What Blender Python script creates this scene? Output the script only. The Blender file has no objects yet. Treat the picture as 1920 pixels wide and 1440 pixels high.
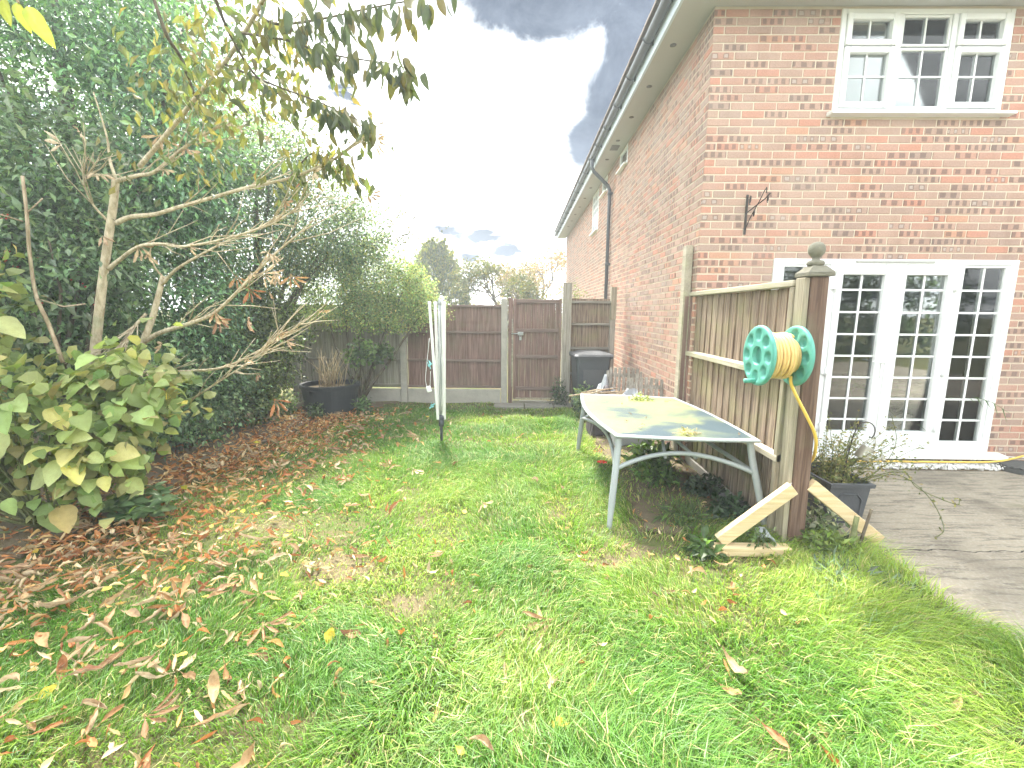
import bpy, math, random
import numpy as np
from mathutils import Vector, Matrix, Quaternion
rng = np.random.default_rng(7); random.seed(7)
R = math.radians
scene = bpy.context.scene
C = scene.collection

# ------------------------------------------------------------------ camera
CAM_H = 1.62; F_PX = 868.0; YAW, PITCH, ROLL = R(-.79), R(8.85), R(-.48)
def _cam():
    cy, sy, cp, sp, cr, sr = math.cos(YAW), math.sin(YAW), math.cos(PITCH), math.sin(PITCH), math.cos(ROLL), math.sin(ROLL)
    fwd = Vector((sy*cp, cy*cp, -sp)); right = Vector((cy, -sy, 0)); down = fwd.cross(right)
    return cr*right + sr*down, -sr*right + cr*down, fwd
CR, CD, CF = _cam()
cam_d = bpy.data.cameras.new('camera'); cam = bpy.data.objects.new('camera', cam_d); C.objects.link(cam)
cam_d.sensor_width = 36; cam_d.lens = 36*F_PX/1920; cam_d.clip_start = .02; cam_d.clip_end = 3000
m = Matrix((CR, -CD, -CF)).transposed().to_4x4(); m.translation = (0, 0, CAM_H); cam.matrix_world = m
scene.camera = cam
def at(x, y, Y):                       # a sight line of the photograph met at a known distance Y: used to survey positions
    d = CR*((x-960)/F_PX) + CD*((y-720)/F_PX) + CF
    d = d*(Y/d.y); return Vector((d.x, d.y, d.z+CAM_H))
def proj(p):
    v = Vector(p) - Vector((0, 0, CAM_H)); z = v.dot(CF)
    return 960+F_PX*v.dot(CR)/z, 720+F_PX*v.dot(CD)/z, z

# ------------------------------------------------------------------ render, sky, sun, exposure
SUN_AZ, SUN_EL = R(-15), R(55)         # high over the hedge, ahead and to the left, through thin cloud
scene.view_settings.view_transform = 'Standard'; scene.view_settings.look = 'None'
scene.view_settings.exposure = 2.22; scene.view_settings.gamma = 1.0
scene.cycles.use_denoising = True
scene.cycles.max_bounces = 5; scene.cycles.diffuse_bounces = 3; scene.cycles.adaptive_threshold = .04; scene.cycles.transparent_max_bounces = 12
scene.cycles.volume_bounces = 0
scene.cycles.sample_clamp_indirect = 6

class NT:
    def __init__(s, nt): s.nt = nt
    def n(s, t, **k):
        nd = s.nt.nodes.new(t)
        for a, v in k.items():
            if a[0] == '_': setattr(nd, a[1:], v)
            else:
                key = a.replace('__', ' ')
                if key[-1].isdigit() and key[:-1] == 'i': key = int(key[-1])
                inp = nd.inputs[key]
                if isinstance(v, bpy.types.NodeSocket): s.nt.links.new(v, inp)
                else: inp.default_value = v
        return nd
    def math(s, op, a, b=0., c=0., clamp=False):
        nd = s.nt.nodes.new('ShaderNodeMath'); nd.operation = op; nd.use_clamp = clamp
        for i, v in enumerate((a, b, c)):
            if isinstance(v, bpy.types.NodeSocket): s.nt.links.new(v, nd.inputs[i])
            else: nd.inputs[i].default_value = v
        return nd.outputs[0]
    def vmath(s, op, a, b=(0, 0, 0)):
        nd = s.nt.nodes.new('ShaderNodeVectorMath'); nd.operation = op
        for i, v in enumerate((a, b)):
            if isinstance(v, bpy.types.NodeSocket): s.nt.links.new(v, nd.inputs[i])
            elif i < 2 : nd.inputs[i].default_value = v
        return nd
    def mix(s, f, a, b, mode='MIX'):
        nd = s.nt.nodes.new('ShaderNodeMix'); nd.data_type = 'RGBA'; nd.blend_type = mode
        for i, v in ((0, f), (6, a), (7, b)):
            if isinstance(v, bpy.types.NodeSocket): s.nt.links.new(v, nd.inputs[i])
            else: nd.inputs[i].default_value = v if i == 0 else (*v, 1) if len(v) == 3 else v
        return nd.outputs[2]
    def ramp(s, f, stops, interp='LINEAR'):
        nd = s.nt.nodes.new('ShaderNodeValToRGB'); cr = nd.color_ramp; cr.interpolation = interp
        while len(cr.elements) < len(stops): cr.elements.new(.5)
        for e, (p, c) in zip(cr.elements, stops): e.position = p; e.color = (*c, 1) if len(c) == 3 else c
        s.nt.links.new(f, nd.inputs[0]); return nd.outputs[0]
    def smooth(s, v, a, b):
        nd = s.nt.nodes.new('ShaderNodeMapRange'); nd.interpolation_type = 'SMOOTHSTEP'
        s.nt.links.new(v, nd.inputs[0]); nd.inputs[1].default_value = a; nd.inputs[2].default_value = b
        return nd.outputs[0]
    def noise(s, vec, scale, detail=4, rough=.55, dist=0., cap=3):
        nd = s.nt.nodes.new('ShaderNodeTexNoise'); s.nt.links.new(vec, nd.inputs['Vector'])
        nd.inputs['Scale'].default_value = scale; nd.inputs['Detail'].default_value = min(detail, cap)
        nd.inputs['Roughness'].default_value = rough; nd.inputs['Distortion'].default_value = dist
        return nd.outputs['Fac']
    def link(s, a, b): s.nt.links.new(a, b)

def build_world():
    w = bpy.data.worlds.new('World'); scene.world = w; w.use_nodes = True
    nt = w.node_tree; nt.nodes.clear(); t = NT(nt)
    sky = t.n('ShaderNodeTexSky', _sky_type='NISHITA', _sun_disc=False, _sun_elevation=SUN_EL, _sun_rotation=SUN_AZ, _air_density=1.0, _dust_density=1.5, _ozone_density=1.0)
    g = t.n('ShaderNodeTexCoord').outputs['Generated']
    d = t.vmath('NORMALIZE', g).outputs[0]
    sx = t.n('ShaderNodeSeparateXYZ', Vector=d)
    X, Y, Z = sx.outputs
    # cloud layer seen from below: direction projected on a flat ceiling
    zz = t.math('ADD', t.math('MAXIMUM', Z, 0.), .16)
    uv = t.n('ShaderNodeCombineXYZ', X=t.math('DIVIDE', X, zz), Y=t.math('DIVIDE', Y, zz), Z=3.1).outputs[0]
    nb = t.noise(uv, .75, 3, .58, .3)
    na = t.noise(d, 7.5, 5.5, .66, .4, 6)
    # azimuth / elevation in degrees for the particular clouds of this sky
    az = t.math('MULTIPLY', t.math('ARCTAN2', X, Y), 57.2958)
    el = t.math('MULTIPLY', t.math('ARCSINE', Z), 57.2958)
    wn = t.math('SUBTRACT', na, .5)
    def field(blobs):
        acc = None
        for (a0, e0, ra, re, rot, amp) in blobs:
            u = t.math('SUBTRACT', az, a0); v = t.math('SUBTRACT', el, e0)
            c, s_ = math.cos(R(rot)), math.sin(R(rot))
            p = t.math('ADD', t.math('MULTIPLY', u, c/ra), t.math('MULTIPLY', v, s_/ra))
            q = t.math('ADD', t.math('MULTIPLY', u, -s_/re), t.math('MULTIPLY', v, c/re))
            r2 = t.math('ADD', t.math('MULTIPLY', p, p), t.math('MULTIPLY', q, q))
            gss = t.math('MULTIPLY', t.math('POWER', 2.718, t.math('MULTIPLY', r2, -1.)), amp)
            acc = gss if acc is None else t.math('MAXIMUM', acc, gss)
        return acc
    den = t.math('ADD', field(BLOBS[:5]), t.math('MULTIPLY', wn, 1.7))
    # the small ragged clouds: stretched fine noise frays their edges
    n3 = t.noise(t.vmath('MULTIPLY', d, (1., 1., 2.2)).outputs[0], 34., 4, .6, .5, 4)
    den2 = t.math('ADD', t.math('MULTIPLY', field(BLOBS[5:]), .85), t.math('MULTIPLY', t.math('SUBTRACT', n3, .5), 2.4))
    # broken cloud over the rest of the sky, away from the bright gap ahead
    gap = t.vmath('DOT_PRODUCT', d, (-.087, .935, .342)).outputs['Value']
    away = t.smooth(gap, .93, .72)
    broken = t.math('MULTIPLY', t.smooth(nb, .52, .66), away)
    mask = t.math('MAXIMUM', t.math('MAXIMUM', t.smooth(den, .26, 1.15), t.smooth(den2, .38, 1.25)), broken)
    dark = t.mix(t.smooth(t.math('ADD', t.math('MULTIPLY', na, .7), t.math('MULTIPLY', nb, .3)), .3, .68), (.075, .09, .12), (.014, .022, .042))
    white = t.mix(t.smooth(nb, .3, .6), (1.02, 1.045, 1.02), (.80, .835, .84))
    clouds = t.mix(mask, white, dark)
    # thin spots where the pale blue sky above shows
    thin = t.math('MULTIPLY', t.smooth(nb, .44, .34), t.math('SUBTRACT', 1., mask))
    bg1 = t.n('ShaderNodeBackground', Color=sky.outputs[0], Strength=.12)
    bg2 = t.n('ShaderNodeBackground', Color=clouds, Strength=1.0)
    ms = t.n('ShaderNodeMixShader', i0=t.math('SUBTRACT', 1., t.math('MULTIPLY', thin, .65)), i1=bg1.outputs[0], i2=bg2.outputs[0])
    out = t.n('ShaderNodeOutputWorld'); t.link(ms.outputs[0], out.inputs[0])
# azimuth, elevation (degrees), half sizes, tilt, strength of the grey clouds
BLOBS = [(3, 31.5, 13.5, 4.8, 0, 1.7), (14, 27.5, 6.5, 7, 0, 1.7), (11.8, 21.5, 5.4, 6, 0, 2.), (8.2, 18.6, 4., 3.4, 15, 1.9), (23, 37, 14, 10, 0, 1.5),
         (-19.3, 21.8, 3.4, 1.5, -25, 1.3), (-3.5, 16, 4.5, 1.2, -4, .62), (.9, 15.6, 3.8, 1.1, -4, .68), (-8.6, 9.4, 2.6, .9, -12, 1.9), (-7.3, 8.6, 1., 1., 0, 1.7),
         (-4.4, 8.8, 2.6, .9, 6, 2.0), (-1.6, 7.2, 2.3, 1., 0, 2.0), (-6, 6.4, 2.1, .75, 0, 1.8), (-2, 4.8, 3, .7, 0, .9)]
build_world()
scene.world.cycles.sampling_method = 'MANUAL'; scene.world.cycles.sample_map_resolution = 256
sun_d = bpy.data.lights.new('sun', 'SUN'); sun = bpy.data.objects.new('sun', sun_d); C.objects.link(sun)
sun_d.energy = 3.6; sun_d.angle = R(11); sun_d.color = (1, .95, .86)
sv = Vector((math.sin(SUN_AZ)*math.cos(SUN_EL), math.cos(SUN_AZ)*math.cos(SUN_EL), math.sin(SUN_EL)))
sun.rotation_euler = sv.to_track_quat('Z', 'Y').to_euler()

# ------------------------------------------------------------------ helpers
def link_obj(name, me, mat=None, parent=None):
    o = bpy.data.objects.new(name, me); C.objects.link(o)
    if mat is not None and me is not None and not me.materials: me.materials.append(mat)
    if parent is not None: o.parent = parent
    return o
def tag(o, label=None, cat=None, group=None, kind=None):
    for k, v in (('label', label), ('category', cat), ('group', group), ('kind', kind)):
        if v: o[k] = v
    return o
def thing(name, label, cat, loc=(0, 0, 0), rz=0, group=None):
    o = bpy.data.objects.new(name, None); C.objects.link(o); o.empty_display_size = .1
    o.location = loc; o.rotation_euler = (0, 0, rz)
    return tag(o, label, cat, group)

class MB:                              # collects shapes into one mesh
    def __init__(s): s.v = []; s.f = []; s.sm = []
    def add(s, vs, fs, smooth=False):
        b = len(s.v); s.v += [tuple(v) for v in vs]; s.f += [tuple(b+i for i in f) for f in fs]; s.sm += [smooth]*len(fs); return s
    def box(s, a, b, bev=0.):
        (x0, y0, z0), (x1, y1, z1) = [tuple(map(min, zip(a, b))), tuple(map(max, zip(a, b)))]
        if bev <= 0:
            return s.add([(x0,y0,z0),(x1,y0,z0),(x1,y1,z0),(x0,y1,z0),(x0,y0,z1),(x1,y0,z1),(x1,y1,z1),(x0,y1,z1)],
                         [(0,3,2,1),(4,5,6,7),(0,1,5,4),(1,2,6,5),(2,3,7,6),(3,0,4,7)])
        return s.obox(((x0+x1)/2,(y0+y1)/2,(z0+z1)/2), (1,0,0), (0,1,0), (0,0,1), x1-x0, y1-y0, z1-z0, bev)
    def obox(s, c, ax, ay, az, lx, ly, lz, bev=0.):
        c, ax, ay, az = Vector(c), Vector(ax).normalized(), Vector(ay).normalized(), Vector(az).normalized()
        h = (lx/2, ly/2, lz/2); b = min(bev, min(h)*.9)
        if b <= 0:
            P = [c+ax*(i*h[0])+ay*(j*h[1])+az*(k*h[2]) for k in (-1,1) for (i,j) in ((-1,-1),(1,-1),(1,1),(-1,1))]
            return s.add(P, [(0,3,2,1),(4,5,6,7),(0,1,5,4),(1,2,6,5),(2,3,7,6),(3,0,4,7)])
        idx = {}; P = []
        for i in (-1,1):
            for j in (-1,1):
                for k in (-1,1):
                    for d in range(3):
                        q = [i*h[0], j*h[1], k*h[2]]; sg = (i, j, k)
                        for e in range(3):
                            if e != d: q[e] -= sg[e]*b
                        idx[(i,j,k,d)] = len(P); P.append(c+ax*q[0]+ay*q[1]+az*q[2])
        F = []
        def ori(f):
            n = (P[f[1]]-P[f[0]]).cross(P[f[2]]-P[f[0]]); mid = sum((P[i] for i in f), Vector())/len(f)
            return f if n.dot(mid-c) > 0 else f[::-1]
        for d in range(3):
            for sg in (-1,1):
                o = [e for e in range(3) if e != d]; f = []
                for (u, w) in ((-1,-1),(1,-1),(1,1),(-1,1)):
                    key = [0,0,0]; key[d] = sg; key[o[0]] = u; key[o[1]] = w; f.append(idx[(*key, d)])
                F.append(ori(f))
        for d in range(3):
            o = [e for e in range(3) if e != d]
            for u in (-1,1):
                for w in (-1,1):
                    f = []
                    for (sg, e) in ((-1,o[0]),(1,o[0]),(1,o[1]),(-1,o[1])):
                        key = [0,0,0]; key[d] = sg; key[o[0]] = u; key[o[1]] = w; f.append(idx[(*key, e)])
                    F.append(ori(f))
        for i in (-1,1):
            for j in (-1,1):
                for k in (-1,1): F.append(ori([idx[(i,j,k,d)] for d in range(3)]))
        return s.add(P, F)
    def bar(s, a, b, w, h, up=(0,0,1), bev=0., ext=0.):
        a, b = Vector(a), Vector(b); d = (b-a); L = d.length+2*ext; d.normalize(); u = Vector(up); sd = d.cross(u)
        if sd.length < 1e-4: sd = d.cross(Vector((1,0,0)))
        sd.normalize(); u = sd.cross(d)
        return s.obox((a+b)/2, d, sd, u, L, w, h, bev)
    def tube(s, pts, rad, n=8, cap=True, smooth=True):
        pts = [Vector(p) for p in pts]; N = len(pts)
        rad = [rad]*N if not hasattr(rad, '__len__') else rad
        t0 = (pts[1]-pts[0]).normalized(); ref = Vector((0,0,1)) if abs(t0.z) < .9 else Vector((1,0,0))
        u = t0.cross(ref).normalized(); V = []
        for i, p in enumerate(pts):
            t = (pts[min(i+1,N-1)]-pts[max(i-1,0)])
            t = t.normalized() if t.length > 1e-9 else t0
            u = (u-t*u.dot(t)); u = u.normalized() if u.length > 1e-6 else t.orthogonal().normalized(); w = t.cross(u)
            V += [p+(u*math.cos(2*math.pi*k/n)+w*math.sin(2*math.pi*k/n))*rad[i] for k in range(n)]
        F = [(i*n+k, i*n+(k+1)%n, (i+1)*n+(k+1)%n, (i+1)*n+k) for i in range(N-1) for k in range(n)]
        if cap: F += [tuple(range(n))[::-1], tuple(range((N-1)*n, N*n))]
        return s.add(V, F, smooth)
    def lathe(s, prof, c=(0,0,0), ax=(0,0,1), n=24, smooth=True, cap=True):
        c, ax = Vector(c), Vector(ax).normalized(); u = ax.orthogonal().normalized(); w = ax.cross(u); V = []
        for (r, z) in prof: V += [c+ax*z+(u*math.cos(2*math.pi*k/n)+w*math.sin(2*math.pi*k/n))*r for k in range(n)]
        F = [(i*n+k, i*n+(k+1)%n, (i+1)*n+(k+1)%n, (i+1)*n+k) for i in range(len(prof)-1) for k in range(n)]
        if cap:
            F.append(tuple(range(n))[::-1]); F.append(tuple(range((len(prof)-1)*n, len(prof)*n)))
        return s.add(V, F, smooth)
    def prism(s, poly, z0, z1, smooth=False):
        n = len(poly); V = [(x,y,z0) for x,y in poly]+[(x,y,z1) for x,y in poly]
        return s.add(V, [tuple(range(n))[::-1], tuple(range(n,2*n))]+[(i,(i+1)%n,n+(i+1)%n,n+i) for i in range(n)], smooth)
    def mesh(s, name):
        me = bpy.data.meshes.new(name); me.from_pydata(s.v, [], s.f)
        me.polygons.foreach_set('use_smooth', s.sm); me.update(); return me
    def build(s, name, mat, parent=None): return link_obj(name, s.mesh(name), mat, parent)

def np_mesh(name, V, F, col=None, uv=None, smooth=False):   # F: list of int arrays (n,3) / (n,4)
    me = bpy.data.meshes.new(name); V = np.asarray(V, np.float32)
    me.vertices.add(len(V)); me.vertices.foreach_set('co', V.ravel())
    loops = np.concatenate([f.ravel() for f in F]).astype(np.int32)
    tot = np.concatenate([np.full(len(f), f.shape[1], np.int32) for f in F]); st = np.concatenate([[0], np.cumsum(tot)[:-1]]).astype(np.int32)
    me.loops.add(len(loops)); me.loops.foreach_set('vertex_index', loops)
    me.polygons.add(len(tot)); me.polygons.foreach_set('loop_start', st)
    me.polygons.foreach_set('use_smooth', np.full(len(tot), bool(smooth)))
    if uv is not None:
        l = me.uv_layers.new(name='uv'); l.data.foreach_set('uv', np.asarray(uv, np.float32)[loops].ravel())
    me.update(calc_edges=True)
    if col is not None:
        c = np.ones((len(V), 4), np.float32); c[:, :3] = col
        a = me.attributes.new('col', 'FLOAT_COLOR', 'POINT'); a.data.foreach_set('color', c.ravel())
    return me
def norm(a): return a/np.maximum(np.linalg.norm(a, axis=1, keepdims=True), 1e-9)
def vnoise(x, y, seed=0):                                    # smooth value noise in the plane
    g = np.random.default_rng(seed).random((64, 64)); xi = np.floor(x).astype(int); yi = np.floor(y).astype(int)
    fx = x-xi; fy = y-yi; fx = fx*fx*(3-2*fx); fy = fy*fy*(3-2*fy)
    a = g[xi%64, yi%64]; b = g[(xi+1)%64, yi%64]; c = g[xi%64, (yi+1)%64]; d = g[(xi+1)%64, (yi+1)%64]
    return (a*(1-fx)+b*fx)*(1-fy)+(c*(1-fx)+d*fx)*fy
def leaf_arrays(P, D, N, L, W, fold=.18, droop=.12):         # simple five point leaves, four faces each
    n = len(P); D = norm(D); S = norm(np.cross(D, N)); N = np.cross(S, D)
    L = np.broadcast_to(L, n)[:, None]; W = np.broadcast_to(W, n)[:, None]
    mid = P+D*L*.48
    V = np.stack([P, mid+S*W*.5+N*W*fold, mid, mid-S*W*.5+N*W*fold, P+D*L-N*L*droop], 1).reshape(-1, 3)
    b = (np.arange(n)*5)[:, None]
    F = np.concatenate([b+np.array([[0, 1, 2]]), b+np.array([[0, 2, 3]]), b+np.array([[2, 1, 4]]), b+np.array([[3, 2, 4]])])
    return V, F
def round_leaf_arrays(P, D, N, L, W, fold=.15, droop=.12):   # six point leaves with a rounder outline
    n = len(P); D = norm(D); S = norm(np.cross(D, N)); N = np.cross(S, D); L = np.broadcast_to(L, n)[:, None]; W = np.broadcast_to(W, n)[:, None]
    a, b = P+D*L*.27, P+D*L*.66-N*L*droop*.35; u = N*W*fold
    V = np.stack([P, a+S*W*.46+u, a-S*W*.46+u, b+S*W*.42+u, b-S*W*.42+u, P+D*L-N*L*droop], 1).reshape(-1, 3); i = (np.arange(n)*6)[:, None]
    return V, np.concatenate([i+np.array([q]) for q in ([0, 1, 2], [2, 1, 3], [2, 3, 4], [4, 3, 5])])
def wide_leaf(L, W, fold=.2, droop=.25, curl=0., segs=5, serr=0., point=1.):  # one larger leaf with a midrib, base at origin, along +Y
    V = []; F = []
    for i in range(segs+1):
        t = i/segs; w = W*.5*(math.sin(math.pi*min(1, t**.8*1.0))**.75 if t < 1 else 0)*(1 if point == 1 else (1-.0*t))
        w = max(w, W*.02)
        y = L*t; z = -droop*L*t*t + .02*L*math.sin(6*t)
        for k in (-1, -.5, 0, .5, 1):
            zz = z+abs(k)*w*fold*2 + (curl*w*k*k)
            jit = 1+serr*math.sin(i*2.4+k*5)
            V.append((k*w*jit, y, zz))
    for i in range(segs):
        for k in range(4): F.append((i*5+k, i*5+k+1, (i+1)*5+k+1, (i+1)*5+k))
    return V, F

# ------------------------------------------------------------------ materials
MATS = {}
def mat(name, fn, **kw):
    m = bpy.data.materials.new(name); m.use_nodes = True; nt = m.node_tree; nt.nodes.clear(); t = NT(nt)
    out = t.n('ShaderNodeOutputMaterial'); sh = fn(t, **kw); t.link(sh, out.inputs[0]); MATS[name] = m; return m
def bump(t, h, strength=.3, dist=.01): return t.n('ShaderNodeBump', Height=h, Strength=strength, Distance=dist).outputs[0]
def pbsdf(t, col, rough=.6, nrm=None, spec=.4, metal=0.):
    p = t.n('ShaderNodeBsdfPrincipled', Roughness=rough, Metallic=metal); p.inputs['Specular IOR Level'].default_value = spec
    if isinstance(col, bpy.types.NodeSocket): t.link(col, p.inputs['Base Color'])
    else: p.inputs['Base Color'].default_value = (*col, 1)
    if nrm is not None: t.link(nrm, p.inputs['Normal'])
    return p.outputs[0]
def obj_co(t): return t.n('ShaderNodeTexCoord').outputs['Object']
def pos(t): return t.n('ShaderNodeNewGeometry').outputs['Position']
def rnd(t):
    i = t.n('ShaderNodeNewGeometry').outputs['Random Per Island']; o = t.n('ShaderNodeObjectInfo').outputs['Random']
    return t.math('FRACT', t.math('ADD', i, o))
def f_plain(t, col, rough=.55, var=.12, scale=8., spec=.4, metal=0., bmp=0.):
    n = t.noise(pos(t), scale, 5, .6); c = t.mix(n, tuple(x*(1-var) for x in col), tuple(min(1, x*(1+var)) for x in col))
    return pbsdf(t, c, rough, bump(t, t.noise(pos(t), scale*8, 4), bmp) if bmp else None, spec, metal)
def f_wood(t, c0, c1, axis=2, algae=None, amount=.5, rough=.8, grain=1., tint=.25):
    p = pos(t); sc = [55*grain]*3; sc[axis] = 2.2*grain
    v = t.vmath('MULTIPLY', p, tuple(sc)).outputs[0]
    r = rnd(t); v2 = t.vmath('ADD', v, t.n('ShaderNodeCombineXYZ', X=t.math('MULTIPLY', r, 37.), Y=t.math('MULTIPLY', r, 11.), Z=0.).outputs[0]).outputs[0]
    g = t.noise(v2, 1., 6, .65, .4)
    c = t.mix(t.smooth(g, .3, .72), c0, c1)
    c = t.mix(t.math('MULTIPLY', r, tint), c, t.mix(1., c, (.55, .5, .47), 'MULTIPLY'))
    st = t.smooth(t.noise(t.vmath('MULTIPLY', p, tuple([9. if i != axis else 1.1 for i in range(3)])).outputs[0], 1., 5, .6), .42, .75)
    c = t.mix(t.math('MULTIPLY', st, .45), c, tuple(x*.55 for x in c0))
    if algae is not None:
        a = t.smooth(t.noise(p, 2.3, 5, .65), .46, .66)
        c = t.mix(t.math('MULTIPLY', a, amount), c, algae)
    return pbsdf(t, c, rough, bump(t, g, .35, .004), .25)
def f_brick(t):
    r = rnd(t); uv = t.n('ShaderNodeUVMap').outputs[0]; s = t.n('ShaderNodeSeparateXYZ', Vector=uv); u, v = s.outputs[0], s.outputs[1]
    p = pos(t)
    base = t.ramp(r, [(0, (.410, .234, .188)), (.16, (.353, .245, .205)), (.32, (.445, .251, .199)), (.46, (.393, .279, .228)), (.58, (.479, .211, .154)), (.68, (.422, .285, .234)), (.82, (.308, .234, .205)), (.95, (.502, .268, .182))], 'CONSTANT')
    base = t.mix(.42, base, (.385, .245, .18))
    r2 = t.math('FRACT', t.math('MULTIPLY', r, 17.31)); r3 = t.math('FRACT', t.math('MULTIPLY', r, 53.7)); r4 = t.math('FRACT', t.math('MULTIPLY', r, 131.9))
    n = t.noise(p, 60., 5, .6); n2 = t.noise(p, 14., 3, .5)
    c = t.mix(t.math('MULTIPLY', t.smooth(n, .35, .7), .4), base, t.mix(1., base, (1.35, 1.4, 1.4), 'MULTIPLY'))
    # dark kiss marks, two or three to a brick
    k = t.math('FLOOR', t.math('ADD', 2., t.math('MULTIPLY', r3, 1.99)))
    fu = t.math('ABSOLUTE', t.math('SUBTRACT', t.math('FRACT', t.math('ADD', t.math('MULTIPLY', u, k), t.math('MULTIPLY', r4, .5))), .5))
    fv = t.math('MULTIPLY', t.math('ABSOLUTE', t.math('SUBTRACT', v, .5)), .72)
    e = t.math('ADD', t.math('MAXIMUM', fu, fv), t.math('MULTIPLY', t.math('SUBTRACT', n2, .5), .25))
    spot = t.smooth(e, .31, .22)
    has = t.math('GREATER_THAN', r2, .56)
    c = t.mix(t.math('MULTIPLY', t.math('MULTIPLY', spot, has), .62), c, (.115, .085, .078))
    ring = t.math('MULTIPLY', t.smooth(e, .2, .16), t.math('GREATER_THAN', r2, .94))
    c = t.mix(t.math('MULTIPLY', ring, .5), c, (.6, .52, .46))
    ws = t.smooth(t.noise(t.vmath('MULTIPLY', p, (5., 5., .45)).outputs[0], 1., 4, .6), .5, .72); c = t.mix(t.math('MULTIPLY', ws, .3), c, t.mix(1., c, (.6, .56, .55), 'MULTIPLY'))
    # lime bloom in loose patches of the wall
    bl = t.smooth(t.noise(p, 1.3, 4, .6), .5, .75)
    c = t.mix(t.math('MULTIPLY', bl, .28), c, (.5, .40, .34))
    return pbsdf(t, c, .88, bump(t, n, .45, .004), .2)
def f_mortar(t):
    p = pos(t); n = t.noise(p, 9., 5, .6)
    return pbsdf(t, t.mix(n, (.50, .43, .335), (.68, .60, .48)), .95, bump(t, t.noise(p, 220., 3), .4, .003), .1)
def f_leaf(t, rough=.42, trans=.35, spec=.45, satv=1.0, veins=False):
    a = t.n('ShaderNodeAttribute', _attribute_name='col').outputs['Color']
    o = t.n('ShaderNodeObjectInfo').outputs['Random']
    hs = t.n('ShaderNodeHueSaturation', Color=a); t.link(t.math('ADD', .475, t.math('MULTIPLY', o, .05)), hs.inputs['Hue']); t.link(t.math('ADD', .75, t.math('MULTIPLY', t.math('FRACT', t.math('MULTIPLY', o, 7.7)), .5)), hs.inputs['Value'])
    hs.inputs['Saturation'].default_value = satv
    c = hs.outputs[0]; c = t.mix(t.math('MULTIPLY', t.smooth(t.noise(obj_co(t), 35., 4), .4, .7), .3), c, t.mix(1., c, (.7, .66, .5), 'MULTIPLY'))
    p = pbsdf(t, c, rough, None, spec)
    tr = t.n('ShaderNodeBsdfTranslucent', Color=t.mix(1., c, (1.5, 1.5, .7), 'MULTIPLY')).outputs[0]
    return t.n('ShaderNodeMixShader', i0=trans, i1=p, i2=tr).outputs[0]
def f_glass(t, tint=(.93, .96, .95), rough=.02, refl=1.):
    fr = t.n('ShaderNodeFresnel', IOR=1.5).outputs[0]
    f2 = t.math('MULTIPLY', t.math('MINIMUM', t.math('MULTIPLY', fr, 1.15), 1.), refl, clamp=True)
    tr = t.n('ShaderNodeBsdfTransparent', Color=(*tint, 1)).outputs[0]; gl = t.n('ShaderNodeBsdfGlossy', Roughness=rough, Color=(1, 1, 1, 1)).outputs[0]
    return t.n('ShaderNodeMixShader', i0=f2, i1=tr, i2=gl).outputs[0]
def f_lawn(t):
    p = pos(t); n = t.noise(p, 3.5, 6, .65); n2 = t.noise(p, 45., 5, .7)
    c = t.mix(t.smooth(n, .4, .62), (.10, .085, .04), (.055, .10, .02)); c = t.mix(t.math('MULTIPLY', n2, .6), c, (.20, .17, .09))
    w = t.n('ShaderNodeAttribute', _attribute_name='col').outputs['Fac']; w = t.smooth(t.math('ADD', w, t.math('MULTIPLY', t.math('SUBTRACT', n2, .5), .5)), .35, .75)
    c = t.mix(w, c, t.mix(n2, (.10, .078, .045), (.21, .175, .105)))
    return pbsdf(t, c, .95, bump(t, n2, .8, .02), .1)
def f_soil(t):
    p = pos(t); n = t.noise(p, 5., 6, .65); n2 = t.noise(p, 60., 6, .7)
    c = t.mix(n, (.085, .064, .04), (.22, .175, .115)); c = t.mix(t.math('MULTIPLY', n2, .5), c, (.26, .215, .15))
    return pbsdf(t, c, .95, bump(t, n2, 1., .02), .1)
def f_patio(t):
    p = pos(t); n = t.noise(p, 1.6, 6, .65)
    st = t.noise(t.vmath('MULTIPLY', p, (2.2, 16., 1.)).outputs[0], 1.3, 6, .65, .8); fine = t.noise(p, 55., 5, .7)
    c = t.mix(n, (.245, .21, .16), (.40, .35, .275)); c = t.mix(t.math('MULTIPLY', t.smooth(st, .44, .68), .75), c, (.11, .098, .08))
    c = t.mix(t.math('MULTIPLY', t.smooth(fine, .45, .7), .5), c, (.44, .41, .36))
    da = t.smooth(t.noise(p, .9, 5, .65, .6), .5, .62); c = t.mix(t.math('MULTIPLY', da, .4), c, (.12, .105, .085))
    mo = t.smooth(t.noise(p, 2.7, 4, .6), .60, .74); c = t.mix(t.math('MULTIPLY', mo, .35), c, (.09, .10, .04))
    # one long hairline crack
    s = t.n('ShaderNodeSeparateXYZ', Vector=p); w = t.math('MULTIPLY', t.math('SUBTRACT', t.noise(p, 5., 5, .6), .5), .16)
    cr = t.math('ABSOLUTE', t.math('SUBTRACT', t.math('ADD', s.outputs[1], w), 3.02)); c = t.mix(t.smooth(cr, .009, .003), c, (.03, .027, .022))
    return pbsdf(t, c, .9, bump(t, t.math('ADD', fine, st), .5, .008), .2)
def f_table(t):
    p = pos(t); n = t.noise(p, 2.1, 5, .55, .4); s = t.n('ShaderNodeSeparateXYZ', Vector=p)
    a = t.smooth(t.math('ADD', n, t.math('MULTIPLY', t.math('SUBTRACT', s.outputs[1], 4.2), .10)), .34, .66); f = t.noise(p, 40., 5, .7)
    c = t.mix(t.noise(p, 5., 4), (.036, .062, .076), (.052, .082, .098)); c = t.mix(t.math('MULTIPLY', a, t.math('ADD', .45, t.math('MULTIPLY', f, .5))), c, (.40, .42, .12))
    c = t.mix(t.math('MULTIPLY', t.smooth(f, .5, .72), .35), c, (.08, .10, .11))
    return pbsdf(t, c, .5, None, .22)
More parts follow.
